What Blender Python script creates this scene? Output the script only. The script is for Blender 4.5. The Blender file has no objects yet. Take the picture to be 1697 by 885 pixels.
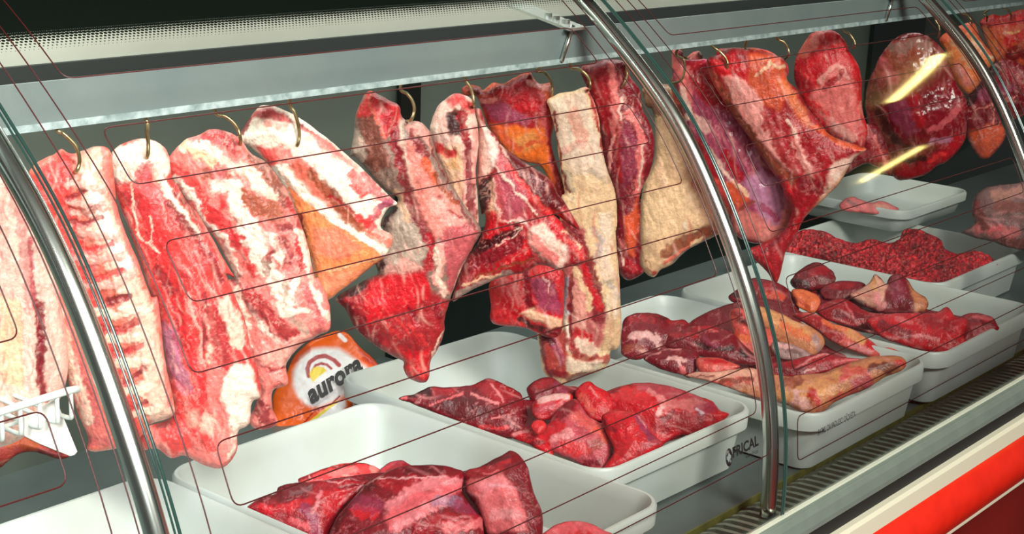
import bpy, bmesh, math
import numpy as np
from mathutils import Matrix, Vector
# ------------------------------------------------------------------ camera, world, light, exposure
W, H = 1697, 885
CX, CY = 848.5, 442.5
VX = np.array([3055-CX, 166+CY]); VY = np.array([-2400-CX, 380+CY])      # vanishing points of the case's length and depth
F = math.sqrt(-(VX @ VY))
dX = np.array([VX[0], VX[1], -F]); dX /= np.linalg.norm(dX)
dY = np.array([VY[0], VY[1], -F]); dY /= np.linalg.norm(dY)
dZ = np.cross(dX, dY)
R = np.array([dX, dY, dZ])
CAM = np.array([-1.81960736, -0.98218851, 0.9])
scene = bpy.context.scene
col = scene.collection
cd = bpy.data.cameras.new('camera'); cam = bpy.data.objects.new('camera', cd); col.objects.link(cam)
cd.lens = F/W*36; cd.sensor_width = 36; cd.clip_start = .05
m4 = Matrix([[R[i][j] for j in range(3)]+[CAM[i]] for i in range(3)]+[[0, 0, 0, 1]])
cam.matrix_world = m4
scene.camera = cam
scene.view_settings.view_transform = 'Standard'; scene.view_settings.look = 'None'
scene.view_settings.gamma = 1; scene.view_settings.use_curve_mapping = False
scene.view_settings.exposure = 0.24
wd = bpy.data.worlds.new('world'); scene.world = wd; wd.use_nodes = True
wd.node_tree.nodes['Background'].inputs[0].default_value = (.80, .90, .86, 1)
wd.node_tree.nodes['Background'].inputs[1].default_value = .09
def area(name, loc, aim, sx, sy, power, color):
    l = bpy.data.lights.new(name, 'AREA'); l.shape = 'RECTANGLE'; l.size = sx; l.size_y = sy
    l.energy = power; l.color = color
    o = bpy.data.objects.new(name, l); col.objects.link(o)
    d = Vector(aim)-Vector(loc)
    o.location = loc; o.rotation_euler = d.to_track_quat('-Z', 'Y').to_euler(); return o
area('shop_light', (-2.6, -1.7, 2.0), (-.5, .45, .35), 1.6, .9, 134, (1, .98, .97))
area('shop_light', (-.9, -2.4, 2.3), (.7, .4, .3), 1.2, .6, 140, (1, .98, .9))
for xl, e in ((-.9, 5), (.2, 3.2), (1.3, 2.4)):
    area('case_light', (xl, .56, .82), (xl, .86, .62), 1.0, .06, e*.2, (.94, 1, .95))
    area('case_light', (xl, .60, .82), (xl, .74, .2), 1.0, .06, e*.7, (.94, 1, .95))

# ------------------------------------------------------------------ helpers
def ray(px, py): return R @ np.array([px-CX, -(py-CY), -F])
def onpl(px, py, P, n):
    d = ray(px, py); return CAM+d*(np.dot(P-CAM, n)/np.dot(d, n))
def ony(px, py, y):
    d = ray(px, py); return CAM+d*((y-CAM[1])/d[1])
def onz(px, py, z):
    d = ray(px, py); return CAM+d*((z-CAM[2])/d[2])
def lin(c): 
    c = np.array(c, float)/255
    return np.where(c < .04045, c/12.92, ((c+.055)/1.055)**2.4)
def empty(name, loc, label=None, cat=None, group=None):
    o = bpy.data.objects.new(name, None); o.empty_display_size = .05; col.objects.link(o); o.location = [float(v) for v in loc]
    return tag(o, label, cat, group)
def tag(o, label=None, cat=None, group=None, kind=None):
    for k, v in (('label', label), ('category', cat), ('group', group), ('kind', kind)):
        if v: o[k] = v
    return o
def link(name, me, mat, parent=None):
    o = bpy.data.objects.new(name, me); col.objects.link(o)
    if mat: me.materials.append(mat)
    if parent:
        o.parent = parent; o.matrix_parent_inverse = Matrix.Translation(-parent.location)
    return o
def mesh_np(name, V, Fq, mat, parent=None, smooth=True, colr=None, origin=None):
    V = np.asarray(V, np.float32)
    if origin is not None: V = V-np.asarray(origin, np.float32)
    me = bpy.data.meshes.new(name)
    me.from_pydata(V.tolist(), [], [list(map(int, f)) for f in Fq])
    if smooth: me.polygons.foreach_set('use_smooth', [True]*len(me.polygons))
    if colr is not None:
        a = me.color_attributes.new('Col', 'FLOAT_COLOR', 'POINT')
        a.data.foreach_set('color', np.c_[colr, np.ones(len(colr))].astype(np.float32).ravel())
    me.update()
    o = link(name, me, mat, parent)
    if origin is not None: o.location = [float(v) for v in origin]
    return o
class MB:
    def __init__(s): s.v = []; s.f = []
    def add(s, V, Fs):
        b = len(s.v); s.v += [tuple(map(float, p)) for p in V]; s.f += [tuple(b+i for i in f) for f in Fs]
    def box(s, a, b):
        x0, y0, z0 = a; x1, y1, z1 = b
        s.add([(x0,y0,z0),(x1,y0,z0),(x1,y1,z0),(x0,y1,z0),(x0,y0,z1),(x1,y0,z1),(x1,y1,z1),(x0,y1,z1)],
              [(0,3,2,1),(4,5,6,7),(0,1,5,4),(1,2,6,5),(2,3,7,6),(3,0,4,7)])
    def prism(s, prof, x0, x1):            # profile in (y, z) swept along x
        n = len(prof)
        s.add([(x0, y, z) for y, z in prof]+[(x1, y, z) for y, z in prof],
              [(i, (i+1) % n, n+(i+1) % n, n+i) for i in range(n)]+[tuple(range(n-1, -1, -1)), tuple(range(n, 2*n))])
    def tube(s, P, r, n=8, closed=False):
        P = [np.array(p, float) for p in P]; m = len(P); rs = r if hasattr(r, '__len__') else [r]*m
        V = []; up = None
        for i in range(m):
            t = P[min(i+1, m-1)]-P[max(i-1, 0)]; t /= np.linalg.norm(t)+1e-12
            if up is None: up = np.array([0, 0, 1.]) if abs(t[2]) < .9 else np.array([1., 0, 0])
            a = up-t*np.dot(up, t); a /= np.linalg.norm(a)+1e-12; up = a; b = np.cross(t, a)
            for k in range(n):
                th = 2*math.pi*k/n; V.append(P[i]+rs[i]*(a*math.cos(th)+b*math.sin(th)))
        Fs = [(i*n+k, i*n+(k+1) % n, (i+1)*n+(k+1) % n, (i+1)*n+k) for i in range(m-1) for k in range(n)]
        Fs += [tuple(range(n-1, -1, -1)), tuple((m-1)*n+k for k in range(n))]
        s.add(V, Fs)
    def build(s, name, mat, parent=None, smooth=False, bevel=0, origin=None):
        o = mesh_np(name, s.v, s.f, mat, parent, smooth, origin=origin)
        if bevel:
            m = o.modifiers.new('bevel', 'BEVEL'); m.width = bevel; m.segments = 2; m.limit_method = 'ANGLE'
        return o
def spl(P, n=8, closed=False):
    P = [np.array(p, float) for p in P]; L = len(P); out = []
    rng = range(L) if closed else range(L-1)
    for i in rng:
        if closed: p0, p1, p2, p3 = P[i-1], P[i], P[(i+1) % L], P[(i+2) % L]
        else: p0, p1, p2, p3 = P[max(i-1, 0)], P[i], P[i+1], P[min(i+2, L-1)]
        for k in range(n):
            t = k/n; out.append(.5*((2*p1)+(-p0+p2)*t+(2*p0-5*p1+4*p2-p3)*t*t+(-p0+3*p1-3*p2+p3)*t**3))
    if not closed: out.append(P[-1])
    return np.array(out)
# value noise
def _h(ix, iy, seed):
    n = (ix.astype(np.int64)*374761393+iy.astype(np.int64)*668265263+seed*1442695041) & 0xffffffff
    n = ((n ^ (n >> 13))*1274126177) & 0xffffffff
    return ((n ^ (n >> 16)) & 0xffff)/65535.
def vn(x, y, seed=0):
    ix = np.floor(x); iy = np.floor(y); fx = x-ix; fy = y-iy
    ix = ix.astype(np.int64); iy = iy.astype(np.int64)
    fx = fx*fx*(3-2*fx); fy = fy*fy*(3-2*fy)
    return (_h(ix, iy, seed)*(1-fx)+_h(ix+1, iy, seed)*fx)*(1-fy)+(_h(ix, iy+1, seed)*(1-fx)+_h(ix+1, iy+1, seed)*fx)*fy
def fbm(x, y, seed=0, o=4):
    s = 0; a = .5; t = 0
    for k in range(o):
        s = s+a*vn(x, y, seed+k*17); t += a; a *= .5; x = x*2.03+7.1; y = y*2.03+3.7
    return s/t
def segdist(X, Y, P, closed):
    d = np.full(X.shape, 1e9); P = np.asarray(P)
    Q = np.roll(P, -1, 0) if closed else P[1:]
    for a, b in zip(P[:len(Q)], Q):
        ab = b-a; L = ab @ ab+1e-9
        t = np.clip(((X-a[0])*ab[0]+(Y-a[1])*ab[1])/L, 0, 1)
        d = np.minimum(d, np.hypot(X-a[0]-t*ab[0], Y-a[1]-t*ab[1]))
    return d
def inside(X, Y, P):
    c = np.zeros(X.shape, bool); P = np.asarray(P); Q = np.roll(P, 1, 0)
    for (x1, y1), (x0, y0) in zip(P, Q):
        if y1 == y0: continue
        c ^= ((y1 > Y) != (y0 > Y)) & (X < (x0-x1)*(Y-y1)/(y0-y1)+x1)
    return c
def sst(a): a = np.clip(a, 0, 1); return a*a*(3-2*a)

# ------------------------------------------------------------------ materials
def mat(name, c, rough=.5, metal=0, bump=0, bscale=40, var=0, vscale=12, spec=.5, coat=0, trans=0, sss=0, c2=None):
    m = bpy.data.materials.new(name); m.use_nodes = True; nt = m.node_tree; N = nt.nodes; L = nt.links
    b = N['Principled BSDF']; c = lin(c)
    b.inputs['Base Color'].default_value = (*c, 1); b.inputs['Roughness'].default_value = rough
    b.inputs['Metallic'].default_value = metal; b.inputs['Specular IOR Level'].default_value = spec
    b.inputs['Coat Weight'].default_value = coat
    tc = N.new('ShaderNodeTexCoord')
    if var or c2 is not None:
        n = N.new('ShaderNodeTexNoise'); n.inputs['Scale'].default_value = vscale; n.inputs['Detail'].default_value = 5
        L.new(tc.outputs['Object'], n.inputs['Vector'])
        mx = N.new('ShaderNodeMix'); mx.data_type = 'RGBA'
        cc = lin(c2) if c2 is not None else c*(1-var)
        mx.inputs[6].default_value = (*c, 1); mx.inputs[7].default_value = (*cc, 1)
        r = N.new('ShaderNodeMapRange'); r.inputs[1].default_value = .35; r.inputs[2].default_value = .68
        L.new(n.outputs[0], r.inputs[0]); L.new(r.outputs[0], mx.inputs[0]); L.new(mx.outputs[2], b.inputs['Base Color'])
    if bump:
        n2 = N.new('ShaderNodeTexNoise'); n2.inputs['Scale'].default_value = bscale; n2.inputs['Detail'].default_value = 4
        bp = N.new('ShaderNodeBump'); bp.inputs['Strength'].default_value = bump; bp.inputs['Distance'].default_value = .002
        L.new(tc.outputs['Object'], n2.inputs['Vector']); L.new(n2.outputs[0], bp.inputs['Height']); L.new(bp.outputs[0], b.inputs['Normal'])
    return m
def meat_material(name, rough=.34, fine=.15, bump=.5, bscale=300):
    m = bpy.data.materials.new(name); m.use_nodes = True; nt = m.node_tree; N = nt.nodes; L = nt.links
    b = N['Principled BSDF']; at = N.new('ShaderNodeAttribute'); at.attribute_name = 'Col'
    tc = N.new('ShaderNodeTexCoord')
    n = N.new('ShaderNodeTexNoise'); n.inputs['Scale'].default_value = 170; n.inputs['Detail'].default_value = 5; n.inputs['Roughness'].default_value = .65
    L.new(tc.outputs['Object'], n.inputs['Vector'])
    r = N.new('ShaderNodeMapRange'); r.inputs[1].default_value = .3; r.inputs[2].default_value = .7; r.inputs[3].default_value = 1-fine*1.6; r.inputs[4].default_value = 1+fine
    L.new(n.outputs[0], r.inputs[0])
    mx = N.new('ShaderNodeMix'); mx.data_type = 'RGBA'; mx.blend_type = 'MULTIPLY'; mx.inputs[0].default_value = 1
    L.new(at.outputs['Color'], mx.inputs[6]); L.new(r.outputs[0], mx.inputs[7]); L.new(mx.outputs[2], b.inputs['Base Color'])
    rr = N.new('ShaderNodeMapRange'); rr.inputs[3].default_value = rough-.14; rr.inputs[4].default_value = rough+.2
    n3 = N.new('ShaderNodeTexNoise'); n3.inputs['Scale'].default_value = 60; n3.inputs['Detail'].default_value = 3
    L.new(tc.outputs['Object'], n3.inputs['Vector']); L.new(n3.outputs[0], rr.inputs[0]); L.new(rr.outputs[0], b.inputs['Roughness'])
    n2 = N.new('ShaderNodeTexNoise'); n2.inputs['Scale'].default_value = bscale; n2.inputs['Detail'].default_value = 4
    L.new(tc.outputs['Object'], n2.inputs['Vector'])
    bp = N.new('ShaderNodeBump'); bp.inputs['Strength'].default_value = bump; bp.inputs['Distance'].default_value = .0025
    L.new(n2.outputs[0], bp.inputs['Height']); L.new(bp.outputs[0], b.inputs['Normal'])
    b.inputs['Specular IOR Level'].default_value = .42
    return m
MM = meat_material('raw_meat')
WETM = meat_material('wet_raw_meat', .2, .12, .25, 200)
MINCE = meat_material('minced_meat', .4, .3, .8, 320)
STEEL = mat('brushed_steel', (150, 160, 158), .32, .85, bump=.15, bscale=150, var=.18, vscale=25)
CHROME = mat('chrome', (215, 220, 212), .2, 1)
BEAM = mat('anodised_beam', (128, 142, 140), .5, .25, bump=.15, bscale=300, c2=(118, 134, 134), vscale=9)
BEAMT = mat('beam_top_grey', (48, 54, 52), .6)
LIP = mat('worn_beam_edge', (185, 202, 202), .5, .2, bump=.4, bscale=220, c2=(125, 145, 145), vscale=60)
WALLM = mat('case_back_grey', (104, 114, 104), .5, .1, var=.12, vscale=8)
HEAD = mat('case_header_grey', (206, 208, 192), .5, .05, var=.07, vscale=6)
DARK = mat('dark_rail', (84, 88, 84), .5, .2, var=.15)
BLACK = mat('back_black', (14, 26, 22), .35, .0, var=.3)
DECK = mat('deck_steel', (106, 118, 116), .38, .3, bump=.1, bscale=120, var=.12, vscale=14)
TRAY = mat('white_plastic_tray', (188, 197, 194), .42, bump=.12, bscale=90, c2=(182, 188, 180), vscale=9)
TRAYY = mat('creamy_plastic_tray', (222, 224, 204), .42, bump=.12, bscale=90, c2=(208, 208, 182), vscale=9)
WHITE = mat('white_enamel', (236, 238, 232), .35)
BASKW = mat('white_coated_wire', (222, 232, 226), .4)
CREAM = mat('cream_panel', (190, 186, 164), .4)
RED = mat('red_bumper', (196, 30, 12), .4, c2=(184, 26, 10), vscale=30)
FLOORM = mat('dark_red_floor', (112, 24, 20), .4, c2=(90, 18, 16), vscale=3)
GREENY = mat('yellow_green_strip', (126, 126, 66), .4, .2, c2=(96, 100, 52), vscale=50)
HOOKM = mat('hook_steel', (196, 184, 140), .3, .85, c2=(120, 100, 62), vscale=60)
INK = mat('black_ink', (22, 20, 20), .5)
WIRE = mat('heating_wire', (70, 10, 8), .5)
GAPSHADE = mat('gap_shade_black', (10, 10, 10), .6)
SILL = mat('sill_aluminium', (120, 132, 122), .42, .4, bump=.05, var=.1, vscale=30)
GRILLE = mat('grille_grey', (158, 168, 148), .22, .6, var=.2, vscale=60)
GRILLED = mat('grille_slot_dark', (36, 46, 38), .6)
def glass_mat(name, tint, edge=False):
    m = bpy.data.materials.new(name); m.use_nodes = True; nt = m.node_tree; N = nt.nodes; L = nt.links
    N.remove(N['Principled BSDF']); out = N['Material Output']
    t = N.new('ShaderNodeBsdfTransparent'); t.inputs[0].default_value = (*tint, 1)
    g = N.new('ShaderNodeBsdfGlossy'); g.inputs['Roughness'].default_value = .045
    fr = N.new('ShaderNodeFresnel'); fr.inputs['IOR'].default_value = 1.45
    mx = N.new('ShaderNodeMixShader'); L.new(fr.outputs[0], mx.inputs[0]); L.new(t.outputs[0], mx.inputs[1]); L.new(g.outputs[0], mx.inputs[2])
    L.new(mx.outputs[0], out.inputs[0]); return m
GLASS = glass_mat('clear_glass', (.99, 1., .99))
GEDGE = mat('green_glass_edge', (38, 62, 56), .12, .1)

# ------------------------------------------------------------------ glass profile (y, z)
prof = [(0,-.02),(0,.0),(0,.07),(.007,.141),(.02,.208),(.041,.275),(.077,.354),(.138,.463),(.202,.554),(.271,.619),(.36,.693),(.46,.76),(.58,.82)]
PP = spl(prof, 16); _s = np.r_[0, np.cumsum(np.linalg.norm(np.diff(PP, axis=0), axis=1))]
_u = np.linspace(0, _s[-1], 400); _q = np.c_[np.interp(_u, _s, PP[:, 0]), np.interp(_u, _s, PP[:, 1])]
_a = np.unwrap(np.arctan2(*np.diff(_q, axis=0).T[::-1])); _k = np.exp(-(np.arange(-50, 51)/22.)**2); _k /= _k.sum()
_a = np.convolve(np.r_[np.full(50, _a[0]), _a, np.full(50, _a[-1])], _k, 'valid')        # an even curve
PP = np.r_[[_q[0]], _q[0]+np.cumsum(np.c_[np.cos(_a), np.sin(_a)]*(_u[1]-_u[0]), axis=0)]; SS = np.r_[0, np.cumsum(np.linalg.norm(np.diff(PP, axis=0), axis=1))]
def gp(x, s, off=0):
    y = np.interp(s, SS, PP[:, 0]); z = np.interp(s, SS, PP[:, 1])
    y2 = np.interp(s+.004, SS, PP[:, 0]); z2 = np.interp(s+.004, SS, PP[:, 1]); y1 = np.interp(s-.004, SS, PP[:, 0]); z1 = np.interp(s-.004, SS, PP[:, 1])
    t = np.array([y2-y1, z2-z1]); t /= np.linalg.norm(t)
    return np.array([x, y-t[1]*off, z+t[0]*off])      # off > 0: towards the shop
PITCH = 1.02

# ------------------------------------------------------------------ floor of the shop
fl = MB(); fl.box((-4, -4, -.87), (7, 4, -.85)); tag(fl.build('floor', FLOORM), kind='structure')
fl = MB(); fl.box((-4, -4, 2.66), (9, 4, 2.72)); tag(fl.build('ceiling', mat('shop_ceiling', (70, 72, 68), .8)), kind='structure')
LAMP = bpy.data.materials.new('lit_tube'); LAMP.use_nodes = True
LAMP.node_tree.nodes['Principled BSDF'].inputs['Emission Color'].default_value = (1, .80, .26, 1); LAMP.node_tree.nodes['Principled BSDF'].inputs['Emission Strength'].default_value = 22
for (ax, ay), (bx, by), r_ in (((5.44, -.48), (5.70, -1.36), .030), ((7.33, -2.98), (7.60, -2.55), .022)):
    e_ = empty('tube_lamp', ((ax+bx)/2, (ay+by)/2, 2.66), 'warm tube lamp on the shop ceiling, seen only as a yellow reflection in the glass', 'lamp', 'ceiling tube lamps')
    t_ = MB(); t_.tube([(ax, ay, 2.6), (bx, by, 2.6)], r_, 12); t_.build('tube', LAMP, e_, True)
    t_ = MB(); t_.tube([(ax, ay, 2.645), (bx, by, 2.645)], .02, 4); t_.build('housing', WHITE, e_)
# ------------------------------------------------------------------ the case
X0, X1 = -2.2, 4.2
case = empty('display_case', (0, .4, -.85), 'long refrigerated butcher display case with steel beam, curved front posts and red bumper', 'display case')
m = MB(); m.box((X0, .07, -.03), (X1, .90, 0)); m.build('deck', DECK, case)
m = MB(); m.box((X0, .89, 0), (X1, .91, .60)); m.build('back_panel', WALLM, case)
m = MB(); m.box((.12, .86, -.0), (X1, .888, .20)); m.build('back_black_strip', BLACK, case)  # plain black strip over the lower part of the back panel
m = MB(); m.box((X0, .86, .545), (X1, .90, .590)); m.build('back_rail', BEAMT, case)
m = MB(); m.box((X0, .87, .590), (X1, .90, .86)); m.build('header_panel', HEAD, case)
m = MB(); m.box((X0, .50, .84), (X1, .90, .86)); m.build('canopy_top', BEAMT, case)
for xm, w in ((.135, .05), (1.9, .3)):
    m = MB(); m.prism([(.875, .2), (.885, .2), (.885, .575), (.875, .575)], xm, xm+w); m.build('back_post', BLACK, case)
# beam: channel hiding the hanging rail
m = MB(); m.box((X0, .40, .604), (X1, .404, .650)); m.build('beam', BEAM, case)
m = MB(); m.prism([(.397, .600), (.408, .600), (.408, .605), (.3985, .6075)], X0, X1); m.build('beam_edge', LIP, case)
m = MB(); m.tube([(X0, .445, .622), (X1, .445, .622)], .007, 12); m.build('hanging_rail', CHROME, case, True)
# front sill
m = MB(); m.prism([(-.014, .002), (.004, .002), (.004, -.028), (-.026, -.028), (-.025, -.02), (-.020, -.006)], X0, X1); m.build('sill_profile', SILL, case, False, .0015)
m = MB(); m.box((X0, -.007, .002), (X1, .004, .005)); m.build('glass_channel', mat('pale_channel', (200, 204, 184), .3, .3), case, False, .001)
m = MB(); m.box((X0, -.020, -.055), (X1, 0, -.028)); m.build('shadow_gap', GAPSHADE, case)  # solid black strip, the gap's shade put into its colour
m = MB(); m.prism([(0, -.055), (-.030, -.055), (-.036, -.059), (-.038, -.084), (0, -.084)], X0, X1); m.build('cream_trim', CREAM, case)
bz = [(-.038-.02*math.sin(math.pi*k/10), -.084-.094*k/10) for k in range(11)]
m = MB(); m.prism([(0, -.084)]+bz+[(0, -.178)], X0, X1); m.build('red_bumper', RED, case, True)
m = MB(); m.prism([(0, -.178), (-.040, -.178), (-.040, -.182), (0, -.182)], X0, X1); m.build('lower_trim', CREAM, case)
m = MB(); m.box((X0, .02, -.85), (X1, .9, -.182)); m.build('base_cabinet', FLOORM, case)
m = MB(); m.box((X0, .004, -.182), (X1, .9, -.04)); m.build('case_shell', CREAM, case)
# air grille behind the glass
m = MB(); m.box((X0, .004, -.035), (X1, .066, -.014)); m.build('grille_tray', GRILLED, case)
m = MB(); m.prism([(.0665, -.014), (.070, -.014), (.070, .001), (.067, .001)], X0, X1); m.build('grille_strip', GREENY, case)
m = MB()
x = X0+.01
while x < X1:
    P = [(x-.016, .062, -.007), (x-.009, .059, -.003), (x-.002, .050, -.002), (x+.002, .03, -.002), (x+.004, .007, -.002)]
    for a, b in zip(P[:-1], P[1:]):
        w = .0042
        m.add([(a[0]-w, a[1], a[2]), (a[0]+w, a[1], a[2]), (b[0]+w, b[1], b[2]), (b[0]-w, b[1], b[2]),
               (a[0]-w, a[1], a[2]-.006), (a[0]+w, a[1], a[2]-.006), (b[0]+w, b[1], b[2]-.006), (b[0]-w, b[1], b[2]-.006)],
              [(0,1,2,3), (7,6,5,4), (0,4,5,1), (2,6,7,3), (1,5,6,2), (3,7,4,0)])
    x += .0205
m.build('grille_fins', GRILLE, case)
# curved posts behind the glass joints, brackets up to the beam
BR = mat('bracket_steel', (205, 212, 206), .25, .8)
for k in range(-1, 4):
    xp = PITCH*k
    P = [gp(xp, s, -.018) for s in np.linspace(.022, .93, 60)]
    post = MB(); post.tube(P, .0115, 16); po = post.build('curved_post', CHROME, case, True)
    br = MB()
    a = np.array([xp-.018, .385, .653]); b = ony(852, 6, .62)+[xp, 0, 0]
    for w, q in ((.0, 0),):
        br.add([a+[-.018, 0, 0], a+[.022, 0, .0], b+[.03, 0, 0], b+[-.018, 0, 0], a+[-.018, 0, -.004], a+[.022, 0, -.004], b+[.03, 0, -.004], b+[-.018, 0, -.004]],
               [(0,1,2,3), (7,6,5,4), (0,4,5,1), (2,6,7,3), (1,5,6,2), (3,7,4,0)])
    bo = br.build('glass_bracket', BR, case)
    for q in (.18, .33, .45):
        c = a+(b-a)*q; s2 = MB(); s2.tube([c+[.004, 0, 0], c+[.004, 0, .005]], .006, 10); s2.build('screw', BR, bo)
    st = MB(); st.tube([(xp-.035, .396, .604), (xp-.012, .396, .655)], .0035, 8); st.build('reflection_rod', CHROME, case, True)  # added rod in place of the bracket's reflection
# ------------------------------------------------------------------ glass panels
def fritmat():
    m = bpy.data.materials.new('printed_black_border'); m.use_nodes = True; nt = m.node_tree; N = nt.nodes; L = nt.links
    b = N['Principled BSDF']; b.inputs['Base Color'].default_value = (.003, .006, .004, 1); b.inputs['Roughness'].default_value = .45
    b.inputs['Specular IOR Level'].default_value = .15
    uv = N.new('ShaderNodeUVMap'); sp = N.new('ShaderNodeSeparateXYZ'); L.new(uv.outputs[0], sp.inputs[0])
    def mth(op, a, b_=None):
        n = N.new('ShaderNodeMath'); n.operation = op
        for i, v in enumerate((a, b_)):
            if v is None: continue
            if isinstance(v, (int, float)): n.inputs[i].default_value = v
            else: L.new(v, n.inputs[i])
        return n.outputs[0]
    px_, ps = .0052, .0038
    v = mth('DIVIDE', sp.outputs[1], ps); row = mth('FLOOR', v); fv = mth('SUBTRACT', mth('SUBTRACT', v, row), .5)
    half = mth('MULTIPLY', mth('MODULO', row, 2.), .5)
    u = mth('ADD', mth('DIVIDE', sp.outputs[0], px_), half); fu = mth('SUBTRACT', mth('SUBTRACT', u, mth('FLOOR', u)), .5)
    d = mth('SQRT', mth('ADD', mth('MULTIPLY', fu, fu), mth('MULTIPLY', fv, fv)))
    rad = N.new('ShaderNodeMapRange'); rad.inputs[1].default_value = .826; rad.inputs[2].default_value = .862; rad.inputs[3].default_value = .02; rad.inputs[4].default_value = .78
    L.new(sp.outputs[1], rad.inputs[0])
    k = mth('LESS_THAN', d, rad.outputs[0])
    t = N.new('ShaderNodeBsdfTransparent'); mx = N.new('ShaderNodeMixShader')
    L.new(k, mx.inputs[0]); L.new(t.outputs[0], mx.inputs[1]); L.new(b.outputs[0], mx.inputs[2]); L.new(mx.outputs[0], N['Material Output'].inputs[0])
    return m
FRIT = fritmat()
def strip(x0, x1, s0, s1, off, nx=2, ns=60):
    V = []; UV = []
    for s in np.linspace(s0, s1, ns):
        for x in np.linspace(x0, x1, nx): V.append(gp(x, s, off)); UV.append((x, s))
    Fs = [(i*nx+j, i*nx+j+1, (i+1)*nx+j+1, (i+1)*nx+j) for i in range(ns-1) for j in range(nx-1)]
    return V, Fs, UV
def rounded(P, r=.012):
    out = [np.array(P[0], float)]
    for i in range(1, len(P)-1):
        p = np.array(P[i], float); a = np.array(P[i-1], float)-p; b = np.array(P[i+1], float)-p
        ra = min(r, np.linalg.norm(a)*.45); rb = min(r, np.linalg.norm(b)*.45)
        A = p+a/np.linalg.norm(a)*ra; B = p+b/np.linalg.norm(b)*rb
        for t in np.linspace(0, 1, 6): out.append(A*(1-t)**2+2*p*t*(1-t)+B*t*t)
    out.append(np.array(P[-1], float)); return out
LV = dict(h11=.128, h10=.194, h9=.26, h8=.327, h7=.390, h6=.457, h5=.523, h4=.588, h3=.652, h2=.722, h1=.788)
def wires(xo, ds, top=.93):
    g = lambda x, k: (xo+x, LV[k]+ds)
    return [[(xo-.928, top), g(-.923, 'h1'), g(-.108, 'h1'), g(-.108, 'h2'), g(-.918, 'h2'), g(-.920, 'h3'), g(-.110, 'h3'), g(-.106, 'h4'), g(-.918, 'h4'), g(-.916, 'h5'), g(-.078, 'h5'), (xo-.078, top)],
            [(xo-.954, top), g(-.943, 'h6'), g(-.080, 'h6'), g(-.080, 'h7'), g(-.943, 'h7'), g(-.943, 'h8'), g(-.054, 'h8'), (xo-.052, top)],
            [(xo-.980, top), g(-.975, 'h9'), g(-.062, 'h9'), g(-.060, 'h10'), g(-.975, 'h10'), g(-.975, 'h11'), g(-.028, 'h11'), (xo-.027, top)]]
def lettering(txt, x0, x1, s0, parent, name, mirror=False, bold=0, off=.0012, hs=1.0):
    c = bpy.data.curves.new('t', 'FONT'); c.body = txt; c.offset = bold; c.resolution_u = 3
    o = bpy.data.objects.new('t', c); col.objects.link(o)
    dg = bpy.context.evaluated_depsgraph_get(); me = bpy.data.meshes.new_from_object(o.evaluated_get(dg))
    V = np.array([v.co[:] for v in me.vertices]); Fs = [list(p.vertices) for p in me.polygons]
    bpy.data.objects.remove(o); bpy.data.curves.remove(c)
    w = V[:, 0].max()-V[:, 0].min(); sc = (x1-x0)/w; X = (V[:, 0]-V[:, 0].min())*sc
    if mirror: X = (x1-x0)-X
    P = [gp(x0+a, s0+b*sc*hs, off) for a, b in zip(X, V[:, 1])]
    return mesh_np(name, P, Fs, INK, parent, False)
names = {-2: 'curved glass panel at the left edge, in front of the wire basket', -1: 'curved glass panel in the middle with printed black top band and shop lettering',
         0: 'curved glass panel right of the middle chrome post, with mirrored warning text', 1: 'curved glass panel at the far right edge of the case'}
for k, lab in names.items():
    xo = PITCH*(k+1)
    if k == -2: xa = X0+.02
    else: xa = xo-PITCH+.012
    xb = xo+.007
    gl = empty('glass_panel', ((xa+xb)/2, 0, 0), lab, 'glass panel', 'curved glass panels of the case')
    V, Fs, UV = strip(xa, xb, .021, 1.08, 0, 2, 90)
    mesh_np('glass_sheet', V, Fs, GLASS, gl)
    for xe, re_ in ((xa, .0018), (xb, .0012)):
        e = MB(); P = [gp(xe, s, 0) for s in np.linspace(.021, 1.05, 60)]; e.tube(P, re_, 6); e.build('polished_edge', GEDGE, gl, True)
    ds = {-2: .006, -1: 0, 0: -.033, 1: -.033}[k]
    w = MB()
    for path in wires(xo, ds):
        Q = []
        for a, b in zip(rounded(path)[:-1], rounded(path)[1:]):
            n = max(1, int(np.linalg.norm(b-a)/.03))
            for t in range(n): Q.append(a+(b-a)*t/n)
        Q.append(np.array(path[-1])); w.tube([gp(q[0], q[1], -.001) for q in Q], .00078, 5)
    w.build('heating_wire', WIRE, gl)
    V, Fs, UV = strip(xa, xb, .824, 1.08, -.0016, 2, 40)
    fo = mesh_np('printed_border', V, Fs, FRIT, gl)
    ul = fo.data.uv_layers.new(name='UVMap')
    idx = np.zeros(len(fo.data.loops), np.int32); fo.data.loops.foreach_get('vertex_index', idx)
    ul.data.foreach_set('uv', np.array(UV, np.float32)[idx].ravel())
    if k == -1:
        lettering('FRICAL', -.130, -.064, .150, gl, 'shop_lettering', bold=.035, hs=.95)
        lettering('www.frical', -.098, -.066, .1395, gl, 'small_lettering', hs=1.2)
        e = MB()
        for sg in (1, -1):
            Q = [gp(-.139+.0068*math.cos(t), .153+.0115*math.sin(t), .0012) for t in np.linspace(0, 2*math.pi, 28)]
        e.tube(Q, .0009, 5)
        for (ox, os_, a0) in ((0, .004, 0), (0, -.004, math.pi)):
            c = [(-.139+.004*math.cos(t+a0), .153+os_+.005*math.sin(t+a0)) for t in np.linspace(-.3, math.pi+.3, 14)]
            e.tube([gp(a, b, .0012) for a, b in c], [.0006+.0016*math.sin(math.pi*i/13) for i in range(14)], 5)
        e.build('round_emblem', INK, gl)
    if k == 0:
        lettering('ATENÇÃO: DESLIGAR AO LIMPAR', .098, .213, .119, gl, 'warning_lettering', mirror=True, hs=1.7, bold=.01)
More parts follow.
